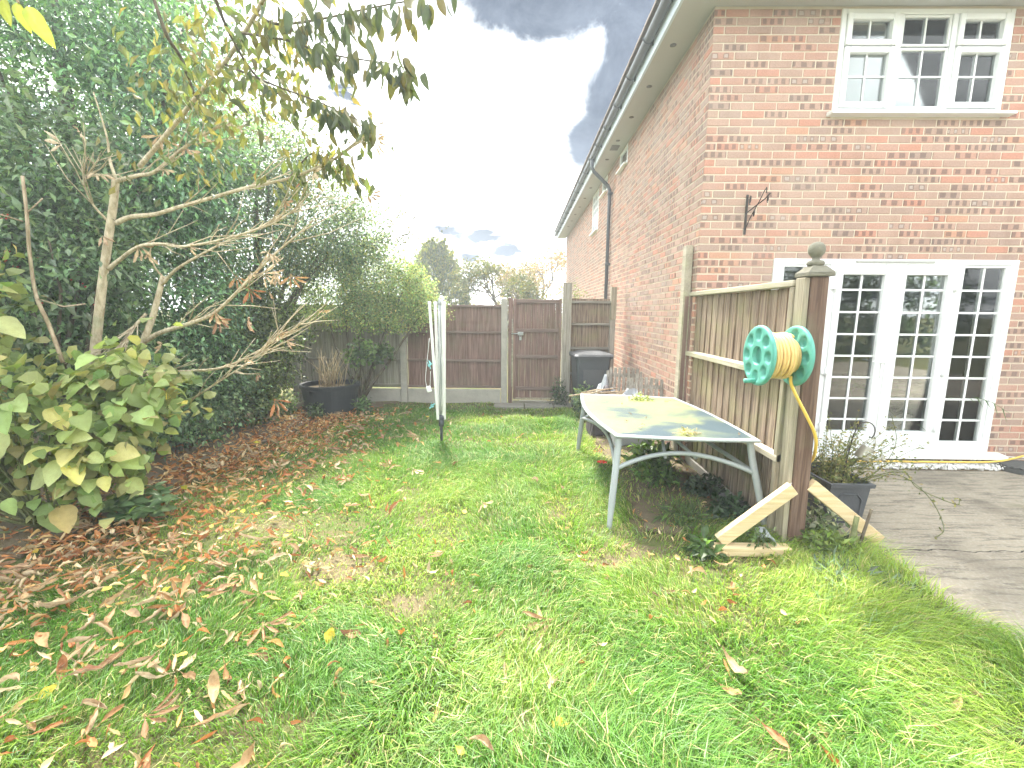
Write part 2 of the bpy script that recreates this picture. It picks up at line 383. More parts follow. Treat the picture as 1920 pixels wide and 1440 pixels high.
def f_attr(t, rough=.85, spec=.2, trans=0.):
    a = t.n('ShaderNodeAttribute', _attribute_name='col').outputs['Color']; p = pbsdf(t, a, rough, None, spec)
    if not trans: return p
    tr = t.n('ShaderNodeBsdfTranslucent', Color=t.mix(1., a, (1.35, 1.45, .8), 'MULTIPLY')).outputs[0]
    return t.n('ShaderNodeMixShader', i0=trans, i1=p, i2=tr).outputs[0]
def f_dead(t):
    r = t.n('ShaderNodeObjectInfo').outputs['Random']; a = t.n('ShaderNodeAttribute', _attribute_name='col').outputs['Color']
    base = t.ramp(r, [(0, (.36, .19, .08)), (.16, (.50, .35, .18)), (.34, (.26, .12, .06)), (.5, (.56, .43, .26)), (.66, (.44, .26, .11)), (.8, (.60, .49, .32)), (.93, (.38, .17, .07))])
    back = t.n('ShaderNodeNewGeometry').outputs['Backfacing']; base = t.mix(t.math('MULTIPLY', back, .55), base, (.64, .53, .38))
    n = t.noise(obj_co(t), 40., 5, .65); c = t.mix(t.smooth(n, .4, .75), base, t.mix(1., base, (.62, .54, .48), 'MULTIPLY')); c = t.mix(1., c, a, 'MULTIPLY')
    p = pbsdf(t, c, .6, bump(t, n, .4, .004), .35); tr = t.n('ShaderNodeBsdfTranslucent', Color=c).outputs[0]
    return t.n('ShaderNodeMixShader', i0=.2, i1=p, i2=tr).outputs[0]
def f_bark(t, c0, c1, sc=30.):
    p = pos(t); n = t.noise(t.vmath('MULTIPLY', p, (1, 1, .35)).outputs[0], sc, 6, .65); c = t.mix(t.smooth(n, .3, .7), c0, c1)
    c = t.mix(t.math('MULTIPLY', t.smooth(t.noise(p, 6., 4), .55, .72), .4), c, (.28, .33, .2))
    return pbsdf(t, c, .85, bump(t, n, .5, .006), .2)
mat('brick', f_brick); mat('mortar', f_mortar)
mat('upvc', f_plain, col=(.80, .82, .82), rough=.32, var=.03, scale=3.)
mat('soffit', f_plain, col=(.44, .44, .425), rough=.45, var=.07, scale=2.)
mat('fascia', f_plain, col=(.58, .66, .72), rough=.35, var=.05, scale=3.)
mat('gutter', f_plain, col=(.06, .066, .076), rough=.4, var=.25, scale=4.)
mat('roof', f_plain, col=(.16, .12, .10), rough=.9, var=.3, scale=5., bmp=.4)
mat('vent', f_plain, col=(.16, .14, .13), rough=.7)
mat('glass', f_glass); mat('seal', f_plain, col=(.03, .03, .035), rough=.5)
mat('interior', f_plain, col=(.15, .14, .115), rough=.9, var=.1, scale=2.)
mat('carpet', f_plain, col=(.10, .085, .07), rough=.95); mat('curtain', f_plain, col=(.70, .72, .64), rough=.9, var=.08)
mat('blind', f_plain, col=(.30, .31, .33), rough=.8, var=.05)
mat('white_pot', f_plain, col=(.72, .73, .70), rough=.3, var=.04)
mat('fence_brown', f_wood, c0=(.165, .098, .08), c1=(.31, .205, .178), algae=(.17, .18, .10), amount=.25)
mat('fence_grey', f_wood, c0=(.27, .245, .21), c1=(.50, .46, .40), algae=(.27, .28, .17), amount=.35)
mat('panel_wood', f_wood, c0=(.155, .10, .07), c1=(.43, .335, .25), algae=(.27, .27, .12), amount=.35, tint=.45)
mat('panel_damp', f_wood, c0=(.12, .085, .06), c1=(.42, .345, .275), algae=(.155, .165, .06), amount=.75, tint=.45)
mat('rail_wood', f_wood, c0=(.38, .34, .26), c1=(.55, .50, .40), axis=1, algae=(.36, .38, .2), amount=.4)
mat('rail_x', f_wood, c0=(.20, .18, .15), c1=(.40, .37, .32), axis=0, algae=(.22, .24, .13), amount=.4)
mat('rail_brown', f_wood, c0=(.16, .112, .095), c1=(.27, .20, .175), axis=0)
mat('post_wood', f_wood, c0=(.115, .068, .05), c1=(.25, .165, .125), algae=(.22, .22, .12), amount=.25, tint=.1)
mat('post_green', f_wood, c0=(.26, .225, .165), c1=(.43, .38, .29), algae=(.29, .29, .17), amount=.4)
mat('finial_wood', f_plain, col=(.185, .175, .135), rough=.9, var=.35, scale=25., bmp=.4)
mat('new_timber', f_wood, c0=(.64, .48, .27), c1=(.80, .65, .42), axis=0, rough=.65, tint=.05)
mat('concrete_post', f_plain, col=(.40, .38, .34), rough=.95, var=.3, scale=7., bmp=.5)
mat('patio', f_patio); mat('lawn', f_lawn); mat('soil', f_soil)
mat('gravel', f_attr, rough=.8, spec=.3); mat('grass', f_attr, rough=.55, spec=.3, trans=.42)
mat('leaf', f_leaf); mat('leaf_gloss', f_leaf, rough=.3, trans=.36, spec=.6); mat('leaf_hang', f_leaf, rough=.5, trans=.2, spec=.35); mat('leaf_soft', f_leaf, rough=.6, trans=.42, spec=.3)
mat('dead', f_dead)
mat('bark_pale', f_bark, c0=(.36, .29, .19), c1=(.62, .54, .40)); mat('bark_dark', f_bark, c0=(.07, .055, .04), c1=(.17, .14, .10))
mat('twig', f_bark, c0=(.22, .16, .10), c1=(.45, .36, .26)); mat('stem_green', f_bark, c0=(.10, .12, .05), c1=(.22, .23, .11))
mat('straw', f_bark, c0=(.35, .26, .15), c1=(.62, .50, .33))
mat('reel_green', f_plain, col=(.10, .36, .29), rough=.5, var=.3, scale=11.); mat('hose', f_plain, col=(.72, .49, .19), rough=.42, var=.18, scale=20.)
mat('hose_yellow', f_plain, col=(.78, .52, .10), rough=.42, var=.1, scale=20.)
mat('alu', f_plain, col=(.34, .37, .38), rough=.42, var=.12, scale=9., spec=.5); mat('white_metal', f_plain, col=(.78, .78, .76), rough=.4, var=.08, scale=9.)
mat('table_glass', f_table); mat('bin', f_plain, col=(.06, .068, .08), rough=.5, var=.2, scale=5., bmp=.1); mat('bin_lid', f_plain, col=(.085, .09, .10), rough=.36, var=.2, scale=5.)
mat('black_pot', f_plain, col=(.032, .036, .042), rough=.5, var=.3, scale=6.); mat('lead', f_plain, col=(.085, .09, .10), rough=.55, var=.35, scale=9., bmp=.2)
mat('iron', f_plain, col=(.05, .04, .035), rough=.6, var=.4, scale=30.); mat('zinc', f_plain, col=(.52, .50, .44), rough=.35, var=.2, scale=18., metal=.55)
mat('steel', f_plain, col=(.45, .46, .47), rough=.35, metal=.8); mat('peg', f_plain, col=(.25, .62, .66), rough=.5); mat('rope', f_plain, col=(.74, .75, .74), rough=.7)
mat('plastic_sheet', f_plain, col=(.34, .36, .40), rough=.35, var=.12, scale=7.); mat('dark_cloth', f_plain, col=(.06, .05, .055), rough=.8, var=.3, scale=12.)
mat('grey_slat', f_wood, c0=(.22, .20, .17), c1=(.46, .43, .38), axis=2, grain=.8); mat('pipe', f_plain, col=(.10, .10, .10), rough=.5)
mat('red_petal', f_plain, col=(.62, .05, .03), rough=.5); mat('berry', f_plain, col=(.45, .03, .03), rough=.35); mat('stone', f_plain, col=(.22, .21, .18), rough=.9, var=.25, scale=6., bmp=.4)
mat('rubber', f_plain, col=(.10, .10, .095), rough=.8, var=.3, scale=20.)

# ================================================================== the setting
M_ = MATS
def patio_edge(Y):     # X where the lawn meets the concrete
    return np.interp(Y, [-6, 0, 1.2, 2.0, 2.45, 2.67, 2.83, 2.95, 3.04, 3.12, 3.3], [2.60, 2.50, 2.45, 2.415, 2.42, 2.40, 2.34, 2.25, 2.14, 2.06, 2.0])
g = np_mesh('ground', [(-400, -300, -.012), (400, -300, -.012), (400, 700, -.012), (-400, 700, -.012)], [np.array([[0, 1, 2, 3]])])
tag(link_obj('ground', g, M_['lawn']), kind='structure')
# the lawn: a gently uneven sheet
xs = np.linspace(-7, 2.6, 120); ys = np.linspace(-3, 8.9, 140); GX, GY = np.meshgrid(xs, ys)
def ground_z(x, y): return .035*(vnoise(x*1.3+9, y*1.3+4, 3)-.5)+.015*(vnoise(x*4+9, y*4+4, 5)-.5)
GZ = ground_z(GX, GY)*np.clip((patio_edge(GY)-GX)/.3, 0, 1)
V = np.stack([GX, GY, GZ], -1).reshape(-1, 3); nx = len(xs); I = (np.arange(len(ys)-1)[:, None]*nx+np.arange(nx-1)[None]).ravel()
def worn(x, y):        # trodden and dry places of the lawn, 0 to 1
    bl = lambda cx, cy, rx, ry: np.exp(-(((x-cx)/rx)**2+((y-cy)/ry)**2))
    b = 1.15*bl(-1.1, 2.72, .36, .24)+.9*bl(-.62, 2.35, .18, .12)+.8*bl(.55, 2.85, .26, .14)+.95*bl(.95, 3.15, .3, .28)+.6*bl(-1.9, 3.3, .4, .3)+.5*bl(.3, 3.6, .3, .2)+.45*bl(1.1, 2.3, .25, .14)
    return b+.95*np.clip((x-.85)/.15, 0, 1)*np.clip((y-3.2)/.25, 0, 1)+.6*np.clip((x-1.2)/.4, 0, 1)*bl(1.5, 2.85, .8, .22)
wc_ = np.clip(worn(V[:, 0], V[:, 1]), 0, 1)[:, None]*np.ones((1, 3))
tag(link_obj('lawn', np_mesh('lawn', V, [np.stack([I, I+1, I+nx+1, I+nx], 1)], col=wc_, smooth=True), M_['lawn']), kind='structure')
# bare earth along the fence and under the table
def patch(name, poly, z, matn, kind='structure', thick=.02):
    mb = MB(); mb.prism(poly, z-thick, z); return tag(mb.build(name, M_[matn]), kind=kind)
def wobble(poly, amp, n=8, seed=1):
    r_ = random.Random(seed); out = []
    for i, a in enumerate(poly):
        b = poly[(i+1) % len(poly)]
        for k in range(n):
            t = k/n; out.append((a[0]+(b[0]-a[0])*t+r_.uniform(-amp, amp), a[1]+(b[1]-a[1])*t+r_.uniform(-amp, amp)))
    return out
patch('bare_earth', wobble([(1.02, 3.25), (1.9, 3.2), (1.84, 5.1), (1.84, 8.1), (1.2, 8.1), (.98, 5.3), (.88, 4.2)], .05, 9), .022, 'soil')
patch('flower_bed', wobble([(-6.9, 2.6), (-3.3, 2.75), (-2.95, 3.6), (-3.4, 4.6), (-3.1, 5.6), (-3.0, 6.6), (-2.4, 7.5), (-2.1, 8.1), (-6.9, 8.1)], .08, 8, 2), .024, 'soil')
# the concrete patio
py_ = np.concatenate([np.linspace(-6, 3.3, 60)]); poly = [(float(patio_edge(y)), float(y)) for y in py_]+[(1.99, 3.5), (1.99, 4.70), (12, 4.70), (12, -6)]
mb = MB(); mb.prism(poly[::-1], -.1, .022); tag(mb.build('patio', M_['patio']), kind='structure')
# step of paving slabs in front of the gate
st = thing('paving_strip', 'row of worn concrete slabs in front of the garden gate', 'paving', (0, 7.9, 0))
for i, (x0, x1) in enumerate([(-.42, .10), (.115, .60), (.615, 1.02)]):
    MB().box((x0, -.16, -.03), (x1, .16, .028+.004*i), .012).build('slab', M_['stone'], st)

# ------------------------------------------------------------------ the house
XS, YF, ZE = 1.84, 4.95, 4.52
YB, XR = 18.82, 8.05
house = thing('brick_house', 'two storey red brick house with white windows and french doors', 'house', (XS, YF, 0))
def hpart(mb, name, mt, parent=None):      # geometry given in world coordinates, stored relative to the house
    mb.v = [(x-XS, y-YF, z) for x, y, z in mb.v]; return mb.build(name, M_[mt], parent or house)
DOOR = (2.62, 5.11, .135, 2.185); WIN = (3.05, 4.68, 3.575, 4.50)
front_open = [DOOR, WIN]
side_open = [(8.5, 9.12, 4.19, 4.5), (10.35, 10.97, 4.19, 4.5), (11.4, 12.3, 3.575, 4.5)]
def wall_cells(u0, u1, z0, z1, holes):
    us = sorted({u0, u1, *[h[0] for h in holes], *[h[1] for h in holes]}); zs = sorted({z0, z1, *[h[2] for h in holes], *[h[3] for h in holes]})
    for a, b in zip(us, us[1:]):
        for c, d in zip(zs, zs[1:]):
            if not any(h[0] <= (a+b)/2 <= h[1] and h[2] <= (c+d)/2 <= h[3] for h in holes): yield a, b, c, d
def grid_wall(cells, fn):
    mb = MB()
    for c in cells: fn(mb, *c)
    return mb
fw = grid_wall(wall_cells(XS+.0045, XR, -.1, ZE, front_open), lambda mb, a, b, c, d: mb.box((a, YF+.0045, c), (b, YF+.25, d)))
front_wall = hpart(fw, 'front_wall', 'mortar')
sw = grid_wall(wall_cells(YF+.26, YB, -.1, ZE, side_open), lambda mb, a, b, c, d: mb.box((XS+.0045, a, c), (XS+.25, b, d)))
side_wall = hpart(sw, 'side_wall', 'mortar')
ow = MB(); ow.box((XR, YF+.0045, -.1), (XR+.25, YB, ZE)); ow.box((XS+.27, YB-.25, -.1), (XR-.01, YB, ZE)); hpart(ow, 'rear_wall', 'mortar')
# bricks, stretcher bond, 65 mm high with 10 mm joints
BL, BH, JT = .214, .064, .011
def brick_rows(u_start, u_end, holes, odd_first):
    n = int((ZE-.0)/(BH+JT))
    for r in range(n):
        z0 = r*(BH+JT)+.006
        u = u_start if (r % 2 == odd_first) else u_start-.1125+0
        while u < u_end:
            a, b = u, u+BL; u += BL+JT
            segs = [(max(a, u_start), min(b, u_end))]
            for h in holes:
                if z0+BH > h[2]+.012 and z0 < h[3]-.012:
                    ns = []
                    for (p, q) in segs:
                        if q <= h[0] or p >= h[1]: ns.append((p, q)); continue
                        if p < h[0]-.035: ns.append((p, h[0]-.004))
                        if q > h[1]+.035: ns.append((h[1]+.004, q))
                    segs = ns
            for (p, q) in segs:
                if q-p > .03: yield p, q, z0, z0+BH
def brick_mesh(name, L):
    mb = MB(); mb.obox((0, .014, 0), (1, 0, 0), (0, 1, 0), (0, 0, 1), L, .028, BH, .003); me = mb.mesh(name)
    l = me.uv_layers.new(name='uv')
    for lp in me.loops:
        co = me.vertices[lp.vertex_index].co; l.data[lp.index].uv = (co.x/L+.5, co.z/BH+.5)
    me.materials.append(M_['brick']); return me
full_me = [brick_mesh('brick', BL) for k in range(1)][0]
def brick_cloud(rows, place):
    V = []; UV = []
    for (p, q, z0, z1) in rows:
        j = random.uniform(-.0015, .0015); tw = random.uniform(-.0012, .0012); b = .0025
        for (u, v, dd, uu, vv) in ((p, z0, .012, 0, 0), (q, z0, .012, 1, 0), (q, z1, .012, 1, 1), (p, z1, .012, 0, 1),
                                   (p+b, z0+b, 0, .02, .04), (q-b, z0+b, 0, .98, .04), (q-b, z1-b, 0, .98, .96), (p+b, z1-b, 0, .02, .96)):
            V.append(place(u, v+tw, dd+j)); UV.append((uu*(q-p)/BL, vv))
    n = len(V)//8; b = (np.arange(n)*8)[:, None]
    F = np.concatenate([b+np.array([q]) for q in ([4,5,6,7],[0,1,5,4],[1,2,6,5],[2,3,7,6],[3,0,4,7])])
    return V, F, UV
fr = list(brick_rows(XS, XR, front_open, 0))
full = []; rest = []
for (p, q, z0, z1) in fr:
    c = ((p+q)/2, YF, (z0+z1)/2); x, y, z = proj(c)
    hid = (1300 < x < 1545 and y > 545+(1500-x)*.08) or (x < 1570 and y > 600)
    if abs(q-p-BL) < 1e-4 and 1310 < x < 1900 and 8 < y < 855 and not hid: full.append((z, p, q, z0, z1))
    else: rest.append((p, q, z0, z1))
full.sort(); rest += [f[1:] for f in full[300:]]; full = full[:300]
for (_, p, q, z0, z1) in full:
    o = bpy.data.objects.new('brick', full_me); C.objects.link(o); o.parent = front_wall
    o.location = ((p+q)/2-XS, random.uniform(-.0015, .0015), (z0+z1)/2); o.rotation_euler = (0, random.uniform(-.004, .004), random.uniform(-.003, .003))
V, F, UV = brick_cloud(rest, lambda u, v, d: (u-XS, d, v))
tag(link_obj('brickwork', np_mesh('brickwork', V, [F], uv=UV), M_['brick'], front_wall), kind='stuff')
V, F, UV = brick_cloud(list(brick_rows(YF, YB, side_open, 1)), lambda u, v, d: (d, u-YF, v))
F = F[:, ::-1]
tag(link_obj('brickwork', np_mesh('brickwork', V, [F], uv=UV), M_['brick'], side_wall), kind='stuff')
# eaves: soffit boards, fascia, gutter, roof
sof = MB(); sof.box((1.50, 4.61, ZE+.0), (1.835, YB+.3, ZE+.02)); sof.box((1.835, 4.61, ZE), (XR+.4, 4.945, ZE+.02)); sof.box((1.84, 4.96, ZE+.004), (2.1, YB, ZE+.018)); sof.box((2.1, 4.96, ZE+.004), (XR, 5.2, ZE+.018)); soffit = hpart(sof, 'soffit', 'soffit')
for i in range(44):      # joints between the soffit boards show as shallow grooves
    pass
for i, y in enumerate([5.6, 6.54, 7.5, 8.46, 9.45, 10.47, 11.5, 12.5, 13.5, 14.5, 15.5, 16.5]):
    o = hpart(MB().lathe([(.036, 0), (.036, .006), (.028, .008), (.028, .003)], (1.655, y, ZE-.006), (0, 0, 1), 14), 'soffit_vent', 'vent', soffit)
hpart(MB().box((1.60, 8.68, ZE-.012), (1.74, 8.92, ZE-.001), .004), 'extractor_grille', 'vent', soffit)
hpart(MB().box((1.472, 4.58, ZE-.03), (1.498, YB+.3, ZE+.19)).box((1.50, 4.58, ZE-.03), (XR+.4, 4.606, ZE+.19)), 'fascia', 'fascia')
gm = MB()
def gutter(a, b, out):   # half round trough
    a, b, out = Vector(a), Vector(b), Vector(out); V = []; n = 9
    for p in (a, b):
        for k in range(n):
            th = math.pi*k/(n-1); V.append(p+out*(.055-.055*math.cos(th))+Vector((0, 0, -.055*math.sin(th))))
        for k in reversed(range(n)):
            th = math.pi*k/(n-1); V.append(p+out*(.055-.050*math.cos(th))+Vector((0, 0, -.050*math.sin(th))))
    m2 = 2*n; gm.add(V, [(i, (i+1) % m2, m2+(i+1) % m2, m2+i) for i in range(m2)]+[tuple(range(m2))[::-1], tuple(range(m2, 2*m2))], False)
gutter((1.470, 4.46, ZE+.13), (1.470, YB+.3, ZE+.13), (-1, 0, 0)); gutter((1.36, 4.578, ZE+.13), (XR+.4, 4.578, ZE+.13), (0, -1, 0))
gut = hpart(gm, 'gutter', 'gutter')
for i in range(17):
    y = 4.9+.82*i; mb = MB()
    mb.tube([(1.469-.057+.060*math.cos(t), y, ZE+.13+.002-.060*math.sin(t)) for t in np.linspace(0, math.pi, 9)], .007, 5)
    mb.box((1.455, y-.012, ZE+.06), (1.471, y+.012, ZE+.15)); hpart(mb, 'gutter_bracket', 'gutter', gut)
rf = MB(); e0 = (1.33, 4.44); cx = (1.33+XR+.55)/2
rf.add([(1.38, 4.49, ZE+.19), (XR+.5, 4.49, ZE+.19), (XR+.5, YB+.4, ZE+.19), (1.38, YB+.4, ZE+.19), (cx, 7.9, 6.3), (cx, YB-3, 6.3)], [(0, 1, 4), (1, 2, 5, 4), (2, 3, 5), (3, 0, 4, 5), (0, 3, 2, 1)])
roof = hpart(rf, 'roof', 'roof')
et = MB()
for i in range(72): et.box((1.345, 4.46+.2*i, ZE+.195+.004*(i % 2)), (1.62, 4.655+.2*i, ZE+.225+.004*(i % 2)))
tag(hpart(et, 'eaves_tiles', 'roof', roof), kind='stuff')
# downpipe with swan neck
dp = MB(); dp.tube([(1.415, 9.75, ZE+.10), (1.415, 9.75, ZE-.06), (1.46, 9.75, ZE-.14), (1.74, 9.75, ZE-.40), (1.785, 9.75, ZE-.48), (1.785, 9.75, ZE-.6), (1.785, 9.75, .0)], .036, 12)
dpo = hpart(dp, 'downpipe', 'gutter')
for z in (ZE-.55, 2.6, 1.2): hpart(MB().tube([(1.785, 9.75, z-.03), (1.785, 9.75, z+.03)], .044, 12).box((1.78, 9.68, z-.012), (1.838, 9.82, z+.012)), 'pipe_clip', 'gutter', dpo)

def pane_obj(parent, x0, x1, z0, z1, y, name='pane'):
    mb = MB(); mb.box((x0, y, z0), (x1, y+.006, z1)); return hpart_(mb, name, 'glass', parent)
def hpart_(mb, name, mt, parent): return hpart(mb, name, mt, parent)
def frame_box(mb, x0, x1, z0, z1, w, y0, y1, wb=None, wt=None, bev=.006):
    wb = wb or w; wt = wt or w
    mb.box((x0, y0, z0), (x0+w, y1, z1), bev); mb.box((x1-w, y0, z0), (x1, y1, z1), bev)
    mb.box((x0+w-.001, y0+.002, z0), (x1-w+.001, y1, z0+wb), bev); mb.box((x0+w-.001, y0+.002, z1-wt), (x1-w+.001, y1, z1), bev)
def glazed(parent, gx0, gx1, gz0, gz1, xb, zb, y, bar=.020):
    mb = MB()
    for x in xb: mb.box((x-bar/2, y-.007, gz0), (x+bar/2, y+.010, gz1))
    for z in zb:
        e = [gx0]+[c for x in xb for c in (x-bar/2, x+bar/2)]+[gx1]
        for a, b in zip(e[::2], e[1::2]): mb.box((a, y-.0065, z-bar/2), (b, y+.0095, z+bar/2))
    hpart(mb, 'glazing_bars', 'upvc', parent)
    X = [gx0, *xb, gx1]; Z = [gz0, *zb, gz1]
    for a, b in zip(X, X[1:]):
        for c, d in zip(Z, Z[1:]): pane_obj(parent, a+(bar/2 if a != gx0 else 0), b-(bar/2 if b != gx1 else 0), c+(bar/2 if c != gz0 else 0), d-(bar/2 if d != gz1 else 0), y)
# french doors with two side lights
fd = hpart(MB(), 'french_door', 'upvc')
fd.data = (lambda: (lambda mb: (frame_box(mb, *DOOR, .075, YF-.012, YF+.06, .05, .055), mb.box((3.205, YF-.010, DOOR[2]+.05), (3.265, YF+.06, DOOR[3]-.055), .004), mb.box((4.475, YF-.010, DOOR[2]+.05), (4.535, YF+.06, DOOR[3]-.055), .004), setattr(mb, 'v', [(x-XS, y-YF, z) for x, y, z in mb.v]), mb.mesh('french_door'))[-1])(MB()))()
fd.data.materials.append(M_['upvc'])
bars = [.27+.2296*k for k in range(1, 8)]
yg = YF+.022
for (x0, x1, g0, g1) in ((3.267, 3.868, 3.338, 3.765), (3.872, 4.473, 3.985, 4.405)):
    mb = MB(); z0, z1 = DOOR[2]+.052, DOOR[3]-.057
    mb.box((x0, YF-.022, z0), (g0, YF+.05, z1), .008); mb.box((g1, YF-.022, z0), (x1, YF+.05, z1), .008)
    mb.box((g0-.001, YF-.020, z0), (g1+.001, YF+.05, .375), .008); mb.box((g0-.001, YF-.020, 2.028), (g1+.001, YF+.05, z1), .008)
    hpart(mb, 'door_leaf', 'upvc', fd); glazed(fd, g0, g1, .375, 2.028, [(g0+g1)/2], bars, yg)
for (x0, x1, g0, g1) in ((2.697, 3.203, 2.735, 3.165), (4.537, 5.033, 4.577, 5.006)):
    mb = MB(); z0, z1 = DOOR[2]+.052, DOOR[3]-.057
    frame_box(mb, x0, x1, z0, z1, g0-x0, YF-.004, YF+.045, .27-z0, z1-2.105, .004)
    hpart(mb, 'side_light', 'upvc', fd); glazed(fd, g0, g1, .27, 2.105, [(g0+g1)/2], bars, yg)
hpart(MB().box((3.825, YF-.034, .96), (3.852, YF-.022, 1.20), .004).tube([(3.838, YF-.03, 1.13), (3.838, YF-.07, 1.13), (3.80, YF-.075, 1.132), (3.74, YF-.072, 1.142), (3.70, YF-.068, 1.136)], [.010, .010, .009, .008, .006], 8), 'handle', 'upvc', fd)
for x in (3.255, 4.485):
    for z in (.42, 1.02, 1.9):
        hpart(MB().tube([(x, YF-.034, z-.045), (x, YF-.034, z+.045)], .013, 8).box((x-.045, YF-.030, z-.02), (x+.045, YF-.0225, z+.02)), 'hinge', 'upvc', fd)
hpart(MB().box((3.45, YF-.026, 2.150), (4.25, YF-.0125, 2.172), .004), 'trickle_vent', 'soffit', fd)
hpart(MB().add([(2.58, YF+.05, .155), (5.24, YF+.05, .155), (5.24, YF-.11, .135), (2.58, YF-.11, .135), (2.58, YF+.05, .10), (5.24, YF+.05, .10), (5.24, YF-.11, .10), (2.58, YF-.11, .10)],
     [(0, 1, 2, 3)[::-1], (4, 5, 6, 7), (3, 2, 6, 7)[::-1], (0, 3, 7, 4)[::-1], (1, 5, 6, 2)[::-1], (0, 4, 5, 1)[::-1]]), 'door_sill', 'upvc', fd)
# upstairs window
uw = hpart(MB(), 'window', 'upvc'); mb = MB(); frame_box(mb, *WIN, .05, YF-.006, YF+.07, .045, .045)
for x in (3.585, 4.105): mb.box((x, YF-.005, WIN[2]+.045), (x+.05, YF+.07, WIN[3]-.045), .004)
mb.v = [(x-XS, y-YF, z) for x, y, z in mb.v]; uw.data = mb.mesh('window'); uw.data.materials.append(M_['upvc']); tag(uw, 'upstairs three light window under the eaves')
for i, (a, b) in enumerate(((3.10, 3.585), (3.635, 4.105), (4.155, 4.63))):
    c, d = WIN[2]+.045, WIN[3]-.045; fl = .052 if i != 1 else .022; yy = YF-.024 if i != 1 else YF+.004
    for (z0, z1, nz) in ((c, 4.165, 1), (4.175, d, 0)):
        mb = MB(); frame_box(mb, a+.002, b-.002, z0+.002, z1-.002, fl, yy, YF+.055); hpart(mb, 'casement', 'upvc', uw)
        if nz == 0 and i == 1: pass
        g0, g1, h0, h1 = a+fl+.002, b-fl-.002, z0+fl+.002, z1-fl-.002
        glazed(uw, g0, g1, h0, h1, [(g0+g1)/2], [(h0+h1)/2+.02] if nz else [], YF+.025, .014)
hpart(MB().add([(3.0, YF+.02, 3.585), (4.76, YF+.02, 3.585), (4.76, YF-.09, 3.567), (3.0, YF-.09, 3.567), (3.0, YF+.02, 3.54), (4.76, YF+.02, 3.54), (4.76, YF-.09, 3.545), (3.0, YF-.09, 3.545)],
     [(3, 2, 1, 0), (4, 5, 6, 7), (7, 6, 2, 3), (4, 7, 3, 0), (1, 2, 6, 5), (1, 5, 4, 0)]), 'window_sill', 'upvc', uw)
# side windows
for i, (a, b, c, d) in enumerate(side_open):
    w_ = hpart(MB(), 'window', 'upvc'); mb = MB()
    for (p, q, r_, s_) in ((a, a+.05, c, d), (b-.05, b, c, d), (a+.05, b-.05, c, c+.05), (a+.05, b-.05, d-.05, d)): mb.box((XS-.004, p, r_), (XS+.06, q, s_))
    if i == 2:
        for y in (a+.30, a+.58): mb.box((XS+.002, y-.02, c+.05), (XS+.05, y+.02, d-.05))
        for z in np.linspace(c+.05, d-.05, 6)[1:-1]: mb.box((XS+.004, a+.05, z-.009), (XS+.03, b-.05, z+.009))
    mb.v = [(x-XS, y-YF, z) for x, y, z in mb.v]; w_.data = mb.mesh('window'); w_.data.materials.append(M_['upvc'])
    hpart(MB().box((XS+.012, a+.05, c+.05), (XS+.018, b-.05, d-.05)), 'pane', 'glass', w_)
    hpart(MB().box((XS-.07, a-.03, c-.03), (XS+.0, b+.03, c-.004)), 'window_sill', 'upvc', w_)
# rooms behind the glass
rm = MB()
for (a, b) in (((2.1, 9.4, -.1), (7.9, 9.5, 2.45)), ((2.1, 5.21, 2.45), (7.9, 9.5, 2.55)), ((7.9, 5.21, -.1), (8.0, 9.5, 2.55)), ((2.09, 5.21, 2.56), (2.1, 9.5, 4.5)), ((2.1, 8.0, 2.56), (7.9, 8.1, 4.5))): rm.box(a, b)
hpart(rm, 'room', 'interior'); hpart(MB().box((2.1, 5.21, -.1), (7.9, 9.4, .10)), 'room_floor', 'carpet')
def wavy(x0, x1, y, z0, z1, amp, k, parent, name, mt, loc):
    n = 60; V = []
    for i in range(n+1):
        x = x0+(x1-x0)*i/n; V += [(x, y+amp*math.sin(k*i), z0), (x, y+amp*math.sin(k*i), z1)]
    mb = MB(); mb.add(V, [(2*i, 2*i+2, 2*i+3, 2*i+1) for i in range(n)], True); return mb.build(name, M_[mt], parent)
c1 = wavy(4.74, 5.12, 5.26, .12, 2.35, .025, .75, None, 'curtain', 'curtain', 0); tag(c1, 'pale curtain hanging inside the right side light of the french doors', 'curtain')
b1 = thing('window_blind', 'white blind inside the upstairs window', 'blind', (3.05, 5.12, 3.5)); MB().box((-.1, 0, .0), (1.9, .01, .69)).build('fabric', M_['blind'], b1); MB().tube([(-.1, .005, .70), (1.9, .005, .70)], .02, 8).build('bottom_bar', M_['blind'], b1)
pp = thing('indoor_palm', 'potted palm behind the glass of the right french door', 'plant', (4.62, 5.62, .10))
MB().lathe([(.13, 0), (.16, .30), (.17, .32), (.15, .32), (.14, .27)], n=20).build('pot', M_['white_pot'], pp)
fm = MB()
for k in range(17):
    a = 2.4*k; el = .5+.5*random.random(); L = .8+.5*random.random(); pts = []
    for i in range(8):
        t = i/7; pts.append(Vector((math.cos(a)*L*t*math.cos(el)*1., math.sin(a)*L*t*math.cos(el), .3+L*t*math.sin(el)*1.25-.55*t*t*t)))
    fm.tube(pts, [.006*(1-.8*i/7) for i in range(8)], 4)
    for i in range(2, 8):
        for sgn in (-1, 1):
            for sub in (0, .5):
                p = pts[i-1].lerp(pts[i], sub); d = (pts[i]-pts[i-1]).normalized(); sd = d.cross(Vector((0, 0, 1))).normalized()*sgn; tip = p+sd*.17+d*.14-Vector((0, 0, .05))
                fm.add([p, p+d*.018, tip], [(0, 1, 2)])
me = fm.mesh('fronds'); att = me.attributes.new('col', 'FLOAT_COLOR', 'POINT'); att.data.foreach_set('color', np.tile([.05, .11, .03, 1], len(me.vertices)).astype(np.float32)); link_obj('fronds', me, M_['leaf'], pp)
